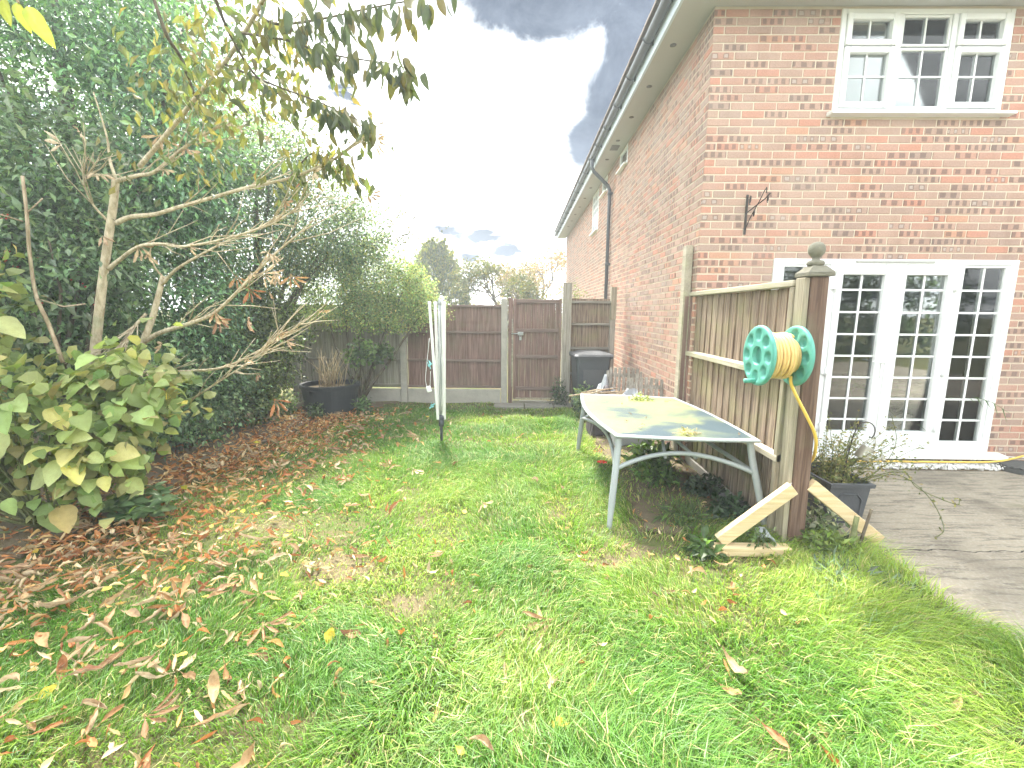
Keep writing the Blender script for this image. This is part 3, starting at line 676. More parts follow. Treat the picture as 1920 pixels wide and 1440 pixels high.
# wrought iron hanging basket bracket on the front wall
hb = thing('hanging_basket_bracket', 'black wrought iron hanging basket bracket on the brick wall', 'bracket', (2.295, YF, 2.42))
mb = MB(); mb.box((-.012, -.008, 0), (.012, -.001, .39), .002); mb.build('back_plate', M_['iron'], hb)
MB().tube([(0, -.008, .21), (.03, -.10, .25), (.07, -.22, .30), (.075, -.30, .335)], .0055, 6).build('arm', M_['iron'], hb)
sp = lambda c, r, t0, t1, n=14: [(c[0]+.25*(r*math.cos(t)), c[1]-abs(0)+r*(1-.35*(t-t0)/(t1-t0))*math.cos(t), c[2]+r*(1-.35*(t-t0)/(t1-t0))*math.sin(t)) for t in np.linspace(t0, t1, n)]
MB().tube([(0, -.008, .05), (.02, -.06, .16), (.05, -.16, .30), (.06, -.22, .38)]+sp((.062, -.245, .37), .03, .5, 5), .0045, 6).build('scroll', M_['iron'], hb)
MB().tube(sp((.01, -.05, .33), .045, -1.5, 4.4), .005, 6).build('scroll', M_['iron'], hb)
MB().tube(sp((.03, -.10, .19), .035, 1.5, 7.4), .005, 6).build('scroll', M_['iron'], hb)
MB().tube(sp((.072, -.27, .285), .03, -1.2, 4.2), .005, 6).build('hook', M_['iron'], hb)
# white gravel strip along the house
ng = 5200; gx = rng.uniform(2.0, 7.6, ng); gy_ = rng.uniform(4.705, 4.945, ng); sz = rng.uniform(.007, .019, ng)
ico = np.array([(0, 0, 1), (.89, 0, .45), (.28, .85, .45), (-.72, .53, .45), (-.72, -.53, .45), (.28, -.85, .45), (.72, .53, -.45), (-.28, .85, -.45), (-.89, 0, -.45), (-.28, -.85, -.45), (.72, -.53, -.45), (0, 0, -1)])
icf = np.array([(0,1,2),(0,2,3),(0,3,4),(0,4,5),(0,5,1),(1,6,2),(2,7,3),(3,8,4),(4,9,5),(5,10,1),(2,6,7),(3,7,8),(4,8,9),(5,9,10),(1,10,6),(11,7,6),(11,8,7),(11,9,8),(11,10,9),(11,6,10)])
Vg = ico[None]*sz[:, None, None]*rng.uniform(.6, 1.25, (ng, 1, 3))*rng.uniform(.85, 1.15, (ng, 12, 1))
Vg = Vg+np.stack([gx, gy_, .03+rng.uniform(0, .028, ng)], 1)[:, None]; cg = np.clip(rng.normal(.70, .10, (ng, 1))*np.array([[1, .985, .95]]), .25, .86)
tag(link_obj('white_gravel', np_mesh('white_gravel', Vg.reshape(-1, 3), [(np.arange(ng)[:, None, None]*12+icf[None]).reshape(-1, 3)], col=np.repeat(cg, 12, 0)), M_['gravel']), 'strip of white gravel along the foot of the house wall', 'gravel', kind='stuff')
tag(MB().box((2.0, 4.70, -.05), (8, 4.955, .026)).build('gravel_bed', M_['soil']), kind='structure')
# coil of ribbed black hose or mat at the edge
mt = thing('ribbed_doormat', 'dark ribbed half round doormat at the right end of the gravel', 'doormat', (5.42, 4.68, .024), R(-12))
mb = MB(); mb.prism([(.30*math.cos(t)*1.2, .22*math.sin(t)) for t in np.linspace(0, 2*math.pi, 28, endpoint=False)], 0, .045); mb.build('base', M_['rubber'], mt)
for k in range(9):
    y = -.18+.045*k; w = .34*math.sqrt(max(0, 1-(y/.22)**2)); MB().box((-w, y-.013, .0455), (w, y+.013, .062), .004).build('rib', M_['rubber'], mt)

# ================================================================== fences, gate and posts
YK = 8.2
def feather_panel(name, label, x0, x1, z0, z1, wood, railm, rails, y=YK, bw=.105, group=None, railw=.038):
    t = thing(name, label, 'fence panel', ((x0+x1)/2, y, 0), 0, group); cx = (x0+x1)/2
    n = max(2, round((x1-x0)/bw)); w = (x1-x0)/n
    for i in range(n):
        a = x0-cx+i*w; r_ = random.uniform(-.006, .006)
        MB().add([(a, .030, z0), (a+w+.012, .020, z0), (a+w+.012, .034, z0), (a, .042, z0), (a, .030, z1+r_), (a+w+.012, .020, z1+r_), (a+w+.012, .034, z1+r_), (a, .042, z1+r_)],
                 [(0,3,2,1),(4,5,6,7),(0,1,5,4),(1,2,6,5),(2,3,7,6),(3,0,4,7)]).build('board', wood, t)
    for z in rails: MB().box((x0-cx, -railw+.018, z-.02), (x1-cx, .018, z+.02), .003).build('rail', railm, t)
    return t
def concrete_post(label, x, h, y=YK):
    o = thing('concrete_fence_post', label, 'fence post', (x, y, 0), 0, 'concrete posts of the back fence'); MB().box((-.055, -.07, -.05), (.055, .05, h-.03), .01).build('shaft', M_['concrete_post'], o)
    MB().add([(-.055, -.07, h-.03), (.055, -.07, h-.03), (.055, .05, h-.03), (-.055, .05, h-.03), (-.03, -.02, h), (.03, -.02, h), (.03, .02, h), (-.03, .02, h)], [(4,5,6,7),(0,1,5,4),(1,2,6,5),(2,3,7,6),(3,0,4,7)]).build('weathered_top', M_['concrete_post'], o); return o
def gravel_board(label, x0, x1, z1, y=YK):
    o = thing('gravel_board', label, 'gravel board', ((x0+x1)/2, y, 0), 0, 'concrete gravel boards under the back fence'); L = (x1-x0)/2
    MB().box((-L, -.03, -.04), (L, .02, z1), .006).build('slab', M_['concrete_post'], o); return o
feather_panel('garden_fence', 'grey weathered fence panel behind the black planter', -3.92, -2.11, .26, 1.72, M_['fence_grey'], M_['rail_x'], (.30, .76, 1.26, 1.70))
feather_panel('garden_fence', 'grey weathered fence panel hidden behind the hedge at the far left', -5.9, -4.05, .26, 1.72, M_['fence_grey'], M_['rail_x'], (.30, .76, 1.26, 1.70))
feather_panel('garden_fence', 'brown stained fence panel behind the folded clothes dryer', -1.98, -.32, .26, 1.735, M_['fence_brown'], M_['rail_brown'], (.285, .76, 1.26, 1.715))
gravel_board('pale concrete gravel board under the grey weathered panel', -3.92, -2.11, .24); gravel_board('pale concrete gravel board under the brown panel by the clothes dryer', -1.98, -.32, .245)
concrete_post('concrete post between the grey panel and the brown panel', -2.045, 1.80); concrete_post('concrete post beside the garden gate', -.255, 1.87); concrete_post('concrete post behind the hedge at the left', -3.985, 1.8)
# gate
gt = thing('garden_gate', 'brown boarded garden gate with a sliding bolt', 'gate', (.34, YK, 0)); n = 8; x0, x1 = -.435, .40; w = (x1-x0)/n
for i in range(n): MB().box((x0+i*w+.0015, -.002, .10), (x0+(i+1)*w-.0015, .016, 1.84), .003).build('board', M_['fence_brown'], gt)
for z in (.27, .84, 1.30, 1.80): MB().box((x0+.01, -.035, z-.03), (x1-.01, -.0025, z+.03), .004).build('ledge', M_['rail_brown'], gt)
MB().box((x0-.004, -.038, .10), (x0+.05, -.003, 1.85), .004).build('stile', M_['fence_brown'], gt); MB().box((x1-.05, -.038, .10), (x1+.004, -.003, 1.85), .004).build('stile', M_['fence_brown'], gt)
MB().box((x0, -.003, .06), (x1, .015, .098), .003).build('kick_board', M_['post_green'], gt)
bo = MB(); bo.tube([(-.47, -.052, 1.245), (-.27, -.052, 1.245)], .008, 8); bo.box((-.36, -.056, 1.215), (-.26, -.036, 1.275), .003); bo.tube([(-.30, -.055, 1.245), (-.30, -.06, 1.20)], .008, 6); bolt_o = bo.build('bolt', M_['steel'], gt)
MB().box((-.33, -.06, 1.13), (-.29, -.04, 1.19), .006).tube([(-.325, -.05, 1.19), (-.32, -.05, 1.225), (-.30, -.05, 1.225), (-.295, -.05, 1.19)], .005, 6).build('padlock', M_['steel'], bolt_o)
gp = thing('gate_post', 'narrow reddish timber post on the latch side of the gate', 'gate post', (-.145, YK, 0)); MB().box((-.04, -.04, 0), (.04, .04, 1.86), .004).build('shaft', M_['fence_brown'], gp); MB().box((.018, -.046, .3), (.04, -.041, 1.5), .001).build('stop_strip', M_['rail_x'], gp)
gp = thing('gate_post', 'tall grey square timber post on the hinge side of the gate', 'gate post', (.835, YK, 0)); MB().box((-.075, -.08, -.05), (.075, .07, 2.11), .006).build('shaft', M_['fence_grey'], gp); MB().box((-.076, -.081, 2.111), (.076, .071, 2.13), .006).build('sawn_top', M_['post_green'], gp)
gp = thing('fence_post', 'thin grey timber post against the house wall beside the wheelie bin', 'fence post', (1.63, YK, 0)); MB().box((-.045, -.06, -.05), (.045, .05, 1.5), .005).build('shaft', M_['fence_grey'], gp); MB().box((-.045, -.075, 1.501), (.05, .035, 2.06), .005).build('spliced_top', M_['post_green'], gp)
feather_panel('garden_fence', 'short grey fence panel with rails behind the wheelie bin', .912, 1.584, .05, 1.86, M_['panel_wood'], M_['rail_x'], (.55, 1.0, 1.42, 1.80), bw=.085, railw=.06)
th = thing('gate_threshold', 'pale wooden threshold strip under the gate', 'threshold', (.32, 8.16, 0)); MB().box((-.42, -.03, 0), (.40, .03, .05), .004).build('strip', M_['rail_x'], th); MB().box((-.30, -.032, .0505), (.2, .02, .058)).build('worn_top', M_['concrete_post'], th)

# dividing fence panel between lawn and patio
XP = 1.87
dv = thing('garden_fence', 'weathered greenish fence panel jutting from the house corner', 'fence panel', (XP, 4.12, 0))
y0, y1 = 3.165-4.12, 5.06-4.12; n = 15; w = (y1-y0)/n
for i in range(n):
    a = y0+i*w; zt = 1.80+random.uniform(-.004, .004)
    for (za, zb, mm) in ((.62, zt, 'panel_wood'), (.09, .6195, 'panel_damp')):
        MB().add([(.002, a, za), (.012, a+w+.012, za), (-.002, a+w+.012, za), (-.012, a, za), (.002, a, zb), (.012, a+w+.012, zb), (-.002, a+w+.012, zb), (-.012, a, zb)],
             [(0,1,2,3),(7,6,5,4),(0,4,5,1),(1,5,6,2),(2,6,7,3),(3,7,4,0)]).build('board', M_[mm], dv)
for z in (.62, 1.20): MB().add([(-.055, y0, z-.028), (-.013, y0, z-.028), (-.013, y0, z+.028), (-.055, y0, z+.012), (-.055, y1, z-.028), (-.013, y1, z-.028), (-.013, y1, z+.028), (-.055, y1, z+.012)], [(0,1,2,3),(7,6,5,4),(0,4,5,1),(1,5,6,2),(2,6,7,3),(3,7,4,0)]).build('rail', M_['rail_wood'], dv)
MB().box((-.055, y0, 1.802), (.035, y1, 1.845), .006).build('capping', M_['rail_wood'], dv)
MB().box((-.050, y0, .09), (-.0135, y0+.045, 1.80), .004).build('batten', M_['post_green'], dv); MB().box((-.045, y1-.035, .09), (-.0135, y1, 1.80), .004).build('batten', M_['fence_brown'], dv)
MB().box((-.02, y0, -.03), (.02, y1, .085), .004).build('gravel_board', M_['concrete_post'], dv)
fp = thing('fence_post', 'dark brown timber post with a ball finial at the end of the panel', 'fence post', (1.945, 3.10, 0)); fp.rotation_euler = (0, R(-.8), 0)
MB().box((-.056, -.056, -.06), (.056, .056, 1.86), .006).build('shaft', M_['post_wood'], fp)
MB().box((-.094, -.044, .0), (-.0575, .054, 1.855), .004).build('side_batten', M_['post_green'], fp)
ca = MB(); ca.box((-.092, -.078, 1.861), (.078, .078, 1.885), .004)
ca.add([(-.092, -.078, 1.885), (.078, -.078, 1.885), (.078, .078, 1.885), (-.092, .078, 1.885), (-.045, -.04, 1.93), (.035, -.04, 1.93), (.035, .04, 1.93), (-.045, .04, 1.93)], [(4,5,6,7),(0,1,5,4),(1,2,6,5),(2,3,7,6),(3,0,4,7)])
cap_o = ca.build('cap', M_['finial_wood'], fp)
MB().lathe([(.045, 1.93), (.052, 1.945), (.045, 1.96), (.024, 1.966), (.020, 1.978), (.030, 1.988), (.046, 2.008), (.050, 2.03), (.046, 2.053), (.030, 2.073), (.006, 2.081)], (-.008, 0, 0), n=20).build('ball_finial', M_['finial_wood'], cap_o)
wp = thing('wall_post', 'grey timber post fixed to the house corner above the panel', 'post', (1.795, 5.12, 0)); MB().box((-.04, -.055, 0), (.037, .045, 2.33), .004).build('shaft', M_['rail_wood'], wp); MB().box((-.02, -.058, .05), (.02, -.0555, 1.8)).build('side_strip', M_['fence_brown'], wp)
# fresh timber props
def prop(label, a, b, w, h, cut=None):
    o = thing('timber_prop', label, 'timber prop', ((Vector(a)+Vector(b))/2).to_tuple(), 0, 'fresh timber props bracing the fence post'); c = (Vector(a)+Vector(b))/2
    MB().bar(Vector(a)-c, Vector(b)-c, w, h, bev=.003).build('beam', M_['new_timber'], o); return o
p1 = prop('pale sawn timber prop leaning to the fence post from the lawn side', (1.385, 2.985, .085), (1.845, 2.985, .47), .05, .085)
for dx in (.0, .028): MB().lathe([(.005, 0), (.005, .004)], Vector((.19+dx, -.0, .20+dx*.83)), (-.64, 0, .77), 8).build('screw', M_['steel'], p1)
prop('short sawn timber lying on the ground below the left prop', (1.33, 2.965, .035), (1.85, 2.965, .035), .085, .06)
prop('sawn timber prop leaning to the fence post from the patio side', (2.52, 3.06, .07), (2.005, 3.06, .47), .05, .085)

# ================================================================== hose reel and hose
hr = thing('hose_reel', 'green plastic hose reel fixed to the fence post', 'hose reel', (1.66, 3.0, 1.355))
def reel_disc(name, x, rad, flip):
    ax = Vector((1, 0, 0)); th = .022; nA = 72; rings = [.058, .074, .098, .124, .150, .168, rad-.008, rad]
    # polar sheet with eight scooped pockets
    def depth(r, a):
        k = round(a/(math.pi/4))*(math.pi/4); da = (a-k); u = (r*math.cos(da)-.133)/.036; v = r*math.sin(da)/.030
        q = u*u+v*v; return .020*max(0, min(1, (1.25-q)/.55)) if q < 1.25 else 0
    rr = list(np.linspace(.062, .176, 22))+[rad-.010, rad-.003, rad]
    V = []; F = []
    for i, r in enumerate(rr):
        for k in range(nA):
            a = 2*math.pi*k/nA; d = depth(r, a); e = 0 if r <= rad-.010 else (.003 if r < rad else .008)
            V.append((x+flip*(d+e), r*math.cos(a), r*math.sin(a)))
    n = len(rr)
    for i in range(n-1):
        for k in range(nA): F.append((i*nA+k, i*nA+(k+1) % nA, (i+1)*nA+(k+1) % nA, (i+1)*nA+k))
    mb = MB(); mb.add(V, F, True)
    mb.lathe([(rad, .008), (rad, .022), (rad-.006, .026), (.05, .026)], (x, 0, 0), (flip, 0, 0), 48, True, False)
    mb.lathe([(.062, 0), (.056, .012), (.052, .05), (.01, .055)], (x, 0, 0), (flip, 0, 0), 32, True, False)
    return mb.build(name, M_['reel_green'], hr)
reel_disc('front_disc', -.125, .193, 1); reel_disc('back_disc', .105, .193, 1)
MB().lathe([(.085, -.10), (.085, .11)], (0, 0, 0), (1, 0, 0), 28).build('drum', M_['reel_green'], hr)
MB().tube([(-.125, .0, -.165), (-.165, .0, -.165), (-.19, .0, -.165)], [.016, .014, .016], 12).build('crank_handle', M_['reel_green'], hr)
MB().box((.115, -.06, -.06), (.158, .06, .06), .01).build('wall_mount', M_['reel_green'], hr)
hs = thing('garden_hose', 'tan garden hose wound on the green reel', 'hose', (1.66, 3.0, 1.355))
for L_, (rad, k) in enumerate(((.098, 9), (.120, 8), (.139, 6))):
    pts = []; x0, x1 = -.088, .098-L_*.006
    for i in range(k*26+1):
        t = i/26; a = 2*math.pi*t+L_; pts.append((x0+L_*.008+(x1-x0-L_*.02)*t/k+.004*math.sin(t*3.1), (rad+.003*math.sin(t*2.3))*math.cos(a), (rad+.003*math.sin(t*1.7))*math.sin(a)))
    MB().tube(pts, .0105, 8).build('coil', M_['hose'], hs)
def spline(P, n=8):
    P = [Vector(p) for p in P]; P = [P[0]*2-P[1]]+P+[P[-1]*2-P[-2]]; out = []
    for i in range(1, len(P)-2):
        for k in range(n):
            t = k/n; a, b, c, d = P[i-1:i+3]; out.append(.5*((2*b)+(c-a)*t+(2*a-5*b+4*c-d)*t*t+(3*b-a-3*c+d)*t*t*t))
    return out+[P[-2]]
o_ = Vector((1.66, 3.0, 1.355))
tl = MB().tube([p-o_ for p in spline([(1.735, 2.95, 1.23), at(1484, 722, 2.96), at(1497, 750, 2.97), at(1515, 785, 2.98), at(1527, 812, 3.0), at(1530, 835, 3.03), at(1523, 862, 3.13), (2.02, 3.2, .55), (2.02, 3.3, .38), (2.06, 3.6, .1), (2.2, 4.1, .04), (2.6, 4.72, .05), (3.6, 4.80, .078), (4.5, 4.81, .08), (5.1, 4.82, .09), (5.5, 4.86, .16), (6.0, 4.9, .2)])], .0105, 8).build('loose_end', M_['hose_yellow'], hs)
cb = thing('cable', 'thin white cable lying along the wall to the right of the door sill', 'cable', (5.24, 4.9, .1)); MB().tube(spline([(0, 0, .02), (.3, .02, .005), (.8, .02, .0), (1.6, .02, .02)]), .005, 6).build('sheath', M_['upvc'], cb); MB().tube([(-.02, 0, .02), (.03, 0, .02)], .009, 8).build('plug_end', M_['upvc'], cb)

# ================================================================== garden table
tb = thing('garden_table', 'garden table with a frosted glass top gone green with algae', 'table', (1.23, 4.25, 0)); o_ = Vector((1.23, 4.25, 0))
cor = [Vector((.745, 3.41, .7)), Vector((1.775, 3.315, .7)), Vector((1.715, 5.02, .7)), Vector((.715, 5.20, .7))]
edge = []
for i in range(4):
    a, b = cor[i], cor[(i+1) % 4]; nrm = Vector(((b-a).y, -(b-a).x, 0)).normalized(); bow = (.03, .04, .03, .085)[i]
    for k in range(14): t = k/14; edge.append(a.lerp(b, t)+nrm*bow*math.sin(math.pi*t))
cen = sum(edge, Vector())/len(edge)
inn = [cen+(p-cen)*.962-o_+Vector((0, 0, .003)) for p in edge]
MB().prism([(p.x, p.y) for p in inn], .693, .703).build('glass_top', M_['table_glass'], tb)
rim = MB(); N_ = len(edge); prof = [(1.0, -.012), (1.012, 0), (1.004, .009), (.965, .0105), (.958, .004), (.965, -.012)]; V = []
for p in edge:
    for (s_, z) in prof: q = cen+(p-cen)*s_-o_; V.append((q.x, q.y, .698+z))
rim.add(V, [(i*6+k, ((i+1) % N_)*6+k, ((i+1) % N_)*6+(k+1) % 6, i*6+(k+1) % 6) for i in range(N_) for k in range(6)], False); rim.build('rim', M_['alu'], tb)
feet = [Vector((.70, 3.315, 0)), Vector((1.86, 3.27, 0)), Vector((1.80, 5.08, 0)), Vector((.69, 5.17, 0))]
tops = [cen+(c-cen)*.93 for c in cor]; kn = []
for i in range(4):
    a = tops[i]-o_-Vector((0, 0, .015)); b = feet[i]-o_; md = a.lerp(b, .42)+Vector((0, 0, 0))+(a-b).cross(Vector((0, 0, 1))).cross(Vector((0, 0, 1)))*-.0
    bulge = (b-a); bulge.z = 0; pts = [a, a.lerp(b, .2)-bulge*.05, a.lerp(b, .45)-bulge*.02, a.lerp(b, .75), b]
    MB().tube(spline(pts, 5), [.026]*16+[.024, .022, .021, .02, .02][:5], 12).build('leg', M_['alu'], tb) if len(spline(pts, 5)) == 21 else None
    kn.append(a.lerp(b, .36))
for i in range(4):
    a, b = kn[i], kn[(i+1) % 4]; up = .085 if i % 2 == 0 else .02
    pts = [a.lerp(b, t)+Vector((0, 0, up*math.sin(math.pi*t)**.8))+((cen-o_-a.lerp(b, .5)).normalized()*.10*math.sin(math.pi*t)) for t in np.linspace(0, 1, 15)]
    MB().tube(pts, .018, 10).build('stretcher', M_['alu'], tb)
ma = kn[0].lerp(kn[1], .5)+Vector((0, .10, .085)); mb_ = kn[2].lerp(kn[3], .5)+Vector((0, -.10, .085))
MB().tube([ma+Vector((-.12, 0, -.01)), ma.lerp(mb_, .2)+Vector((-.05, 0, .06)), ma.lerp(mb_, .8)+Vector((-.05, 0, .06)), mb_+Vector((-.12, 0, -.01))], .013, 8).build('under_rail', M_['alu'], tb)
MB().tube([ma+Vector((.12, 0, -.01)), ma.lerp(mb_, .2)+Vector((.05, 0, .06)), ma.lerp(mb_, .8)+Vector((.05, 0, .06)), mb_+Vector((.12, 0, -.01))], .013, 8).build('under_rail', M_['alu'], tb)
for (px_, py2) in ((-.25, -.55), (.22, .5)):
    MB().tube([(px_, py2, .69), (px_*.8, py2*.85, .60), (px_*.5, py2*.8, .53)], .011, 8).build('bracket', M_['alu'], tb)

# ================================================================== wheelie bin
wb = thing('wheelie_bin', 'black wheelie bin with a closed lid beside the gate', 'wheelie bin', (1.18, 7.62, 0), R(3))
def taper(mb, w0, d0, z0, w1, d1, z1, cy0=0, cy1=0, bev=.03):
    def ring(w, d, z, cy):
        a, b = w/2, d/2; return [(-a+bev, -b+cy, z), (a-bev, -b+cy, z), (a, -b+bev+cy, z), (a, b-bev+cy, z), (a-bev, b+cy, z), (-a+bev, b+cy, z), (-a, b-bev+cy, z), (-a, -b+bev+cy, z)]
    V = ring(w0, d0, z0, cy0)+ring(w1, d1, z1, cy1); return mb.add(V, [tuple(range(8))[::-1], tuple(range(8, 16))]+[(i, (i+1) % 8, 8+(i+1) % 8, 8+i) for i in range(8)])
taper(MB(), .44, .46, .03, .55, .60, .92).build('body', M_['bin'], wb)
taper(MB(), .60, .66, .895, .61, .67, .935, bev=.04).build('rim', M_['bin'], wb)
ld = MB(); taper(ld, .63, .70, .937, .60, .66, .965, -.01, 0, .05); taper(ld, .52, .56, .966, .36, .38, 1.0, 0, .02, .06); ld.build('lid', M_['bin_lid'], wb)
MB().tube([(-.24, .36, .93), (.24, .36, .93)], .016, 8).build('handle', M_['bin'], wb)
for s_ in (-1, 1): MB().lathe([(.10, -.025), (.10, .025)], (s_*.235, .20, .10), (1, 0, 0), 20).build('wheel', M_['rubber'], wb)
taper(MB(), .30, .004, .45, .33, .004, .72, -.265, -.295, .001).build('front_panel', M_['bin_lid'], wb)

# ================================================================== folded clothes dryer
rd = thing('clothes_dryer', 'folded white rotary clothes dryer standing in the lawn', 'clothes dryer', (-.957, 5.63, 0))
MB().tube([(0, 0, -.05), (0, 0, .34)], .018, 10).build('ground_spike', M_['gutter'], rd)
MB().tube([(0, 0, .30), (0, 0, 1.70)], .022, 10).build('pole', M_['alu'], rd)
MB().tube([(0, 0, .20), (0, 0, .285)], [.032, .036], 10).build('collar', M_['bin'], rd)
MB().lathe([(.03, 0), (.045, .03), (.04, .07), (.02, .08)], (0, 0, .27), n=14).build('hub', M_['bin'], rd)
MB().lathe([(.02, 0), (.03, .02), (.018, .05), (.008, .08)], (0, 0, 1.70), n=12).build('top_cap', M_['alu'], rd)
armt = [(-.115, -.03), (.06, -.05), (-.06, .05), (.03, .06)]
for i, (ax_, ay_) in enumerate(armt):
    b = (-.035, .035, -.03, .03)[i]; arm_o = MB().bar((b, -.03+.02*i, .29), (ax_, ay_, 1.70), .034 if i != 1 else .046, .018, up=(0, 1, 0), bev=.004).build('arm', M_['white_metal'], rd)
    MB().box((ax_-.02, ay_-.014, 1.70), (ax_+.02, ay_+.014, 1.735), .004).build('arm_cap', M_['upvc'], arm_o)
for k in range(16):
    t0 = random.uniform(.45, 1.0); x = random.uniform(-.12, .07); y = random.uniform(-.09, .05); z0 = .35+random.uniform(0, .25); z1 = 1.66-random.uniform(0, .1)
    sag = random.uniform(-.05, .05); MB().tube(spline([(x, y, z1), (x*.8+sag*.3, y, z1*.7+z0*.3), (x*.5+sag, y-.02, z0*.6+z1*.4), (x*.4+.01, y, z0)], 4), .0028, 4).build('line', M_['rope'], rd)
MB().tube(spline([(-.12, -.05, 1.3), (-.16, -.06, .95), (-.175, -.06, .78), (-.13, -.06, .66), (-.11, -.06, .9)], 5), .003, 4).build('line', M_['rope'], rd)
for (x, z, mt2) in ((-.125, .98, 'peg'), (-.10, .47, 'peg')):
    mb = MB(); [mb.obox((x+random.uniform(-.02, .02), -.07, z+random.uniform(-.03, .03)), Vector((random.uniform(-1, 1), .1, random.uniform(-1, 1))), (0, 1, 0), Vector((random.uniform(-1, 1), .1, random.uniform(-1, 1))), .055, .012, .012) for k in range(5)]; mb.build('clothes_peg', M_[mt2], rd)
MB().obox((-.135, -.07, .68), (1, 0, .3), (0, 1, 0), (-.3, 0, 1), .06, .02, .075, .01).build('peg_bag', M_['upvc'], rd)

# ================================================================== clutter behind the table
def slat_chair(label, x, y, rz, tilt, H_):
    t = thing('folded_garden_chair', label, 'chair', (x, y, 0), rz, 'folded slatted chairs leaning on the house wall'); rot = Matrix.Rotation(tilt, 4, 'X')
    for k in range(7):
        a = -.19+.063*k; mb = MB(); mb.box((a-.022, -.009, .36), (a+.022, .009, H_-.02*abs(k-3)/3), .003); mb.v = [tuple(rot @ Vector(v)) for v in mb.v]; mb.build('slat', M_['grey_slat'], t)
    for z in (.40, H_-.12, .10):
        mb = MB(); mb.box((-.23, .010, z-.025), (.23, .03, z+.025), .003); mb.v = [tuple(rot @ Vector(v)) for v in mb.v]; mb.build('crosspiece', M_['grey_slat'], t)
    for s_ in (-1, 1):
        mb = MB(); mb.box((s_*.235-.018, .01, .0), (s_*.235+.018, .045, H_-.06), .004); mb.v = [tuple(rot @ Vector(v)) for v in mb.v]; mb.build('leg', M_['grey_slat'], t)
    return t
slat_chair('folded slatted wooden chair leaning on the wall, farther from the fence panel', 1.50, 6.55, R(-14), R(-12), .86)
slat_chair('folded slatted wooden chair leaning on the wall, nearer to the fence panel', 1.60, 5.72, R(-14), R(-14), .83)
def crumple(name, label, cat, c, sx, sy, sz, matn, seed, n=14, group=None):
    r_ = np.random.default_rng(seed); u = np.linspace(-1, 1, n); U, W = np.meshgrid(u, u)
    z = np.maximum(0, 1-.75*(np.abs(U)**2+np.abs(W)**2))*.8+.45*vnoise(U*2.6+9, W*2.6+9, seed)+.25*vnoise(U*6+9, W*6+9, seed+1); X_ = U+.12*(vnoise(U*3+5, W*3+5, seed+2)-.5); Y_ = W+.12*(vnoise(U*3+15, W*3+5, seed+3)-.5)
    edge_ = np.maximum(np.abs(U), np.abs(W)) > .95; z = np.where(edge_, z*.1, z)
    V = np.stack([X_*sx, Y_*sy, z*sz], -1).reshape(-1, 3); I = (np.arange(n-1)[:, None]*n+np.arange(n-1)[None]).ravel(); nt_ = len(V)
    V2 = np.concatenate([V, V*np.array([.95, .95, .0])]); F = [np.stack([I, I+1, I+n+1, I+n], 1), np.stack([I+nt_, I+n+nt_, I+n+1+nt_, I+1+nt_], 1)]
    o = link_obj(name, np_mesh(name, V2, F), M_[matn]); o.location = c; return tag(o, label, cat, group)
crumple('plastic_sack', 'crumpled grey white plastic sack behind the table', 'sack', (1.38, 5.62, .0), .22, .16, .62, 'plastic_sheet', 5)
crumple('plastic_sheet', 'folded pale sheet beside the wheelie bin', 'sheet', (1.26, 6.7, .0), .2, .18, .56, 'plastic_sheet', 9)
crumple('dark_tarpaulin', 'dark crumpled tarpaulin heap behind the far end of the table', 'tarpaulin', (1.17, 6.15, 0), .22, .24, .52, 'dark_cloth', 13)
bp = thing('branch_pile', 'heap of cut dry branches behind the table', 'branches', (1.10, 5.95, .52))
for k in range(14):
    a = random.uniform(-.5, .5); c = Vector((random.uniform(-.2, .2), random.uniform(-.1, .2), random.uniform(-.02, .1))); d = Vector((math.cos(a), math.sin(a), .12))*random.uniform(.15, .3)
    MB().tube([c-d, c+Vector((0, 0, .02)), c+d], [.012, .010, .006], 6).build('branch', M_['twig'], bp)
dpipe = thing('drain_pipe', 'short black drain pipe lying at the foot of the fence panel', 'pipe', (1.80, 3.70, .05)); MB().lathe([(.055, -.12), (.055, .12), (.047, .12), (.047, -.12), (.055, -.12)], ax=(.25, -1, .05), n=20, cap=False).build('tube', M_['pipe'], dpipe); MB().lathe([(.062, -.135), (.062, -.10), (.0555, -.10)], ax=(-.25, 1, -.05), n=20, cap=False).build('collar', M_['pipe'], dpipe)
dpipe = thing('drain_pipe', 'grey pipe stub behind the left timber prop', 'pipe', (1.74, 3.08, .06)); MB().lathe([(.05, -.1), (.05, .1), (.043, .1), (.043, -.1), (.05, -.1)], ax=(-.3, -1, .1), n=20, cap=False).build('tube', M_['alu'], dpipe); MB().lathe([(.056, .08), (.056, .11), (.0505, .11)], ax=(-.3, -1, .1), n=20, cap=False).build('collar', M_['alu'], dpipe)

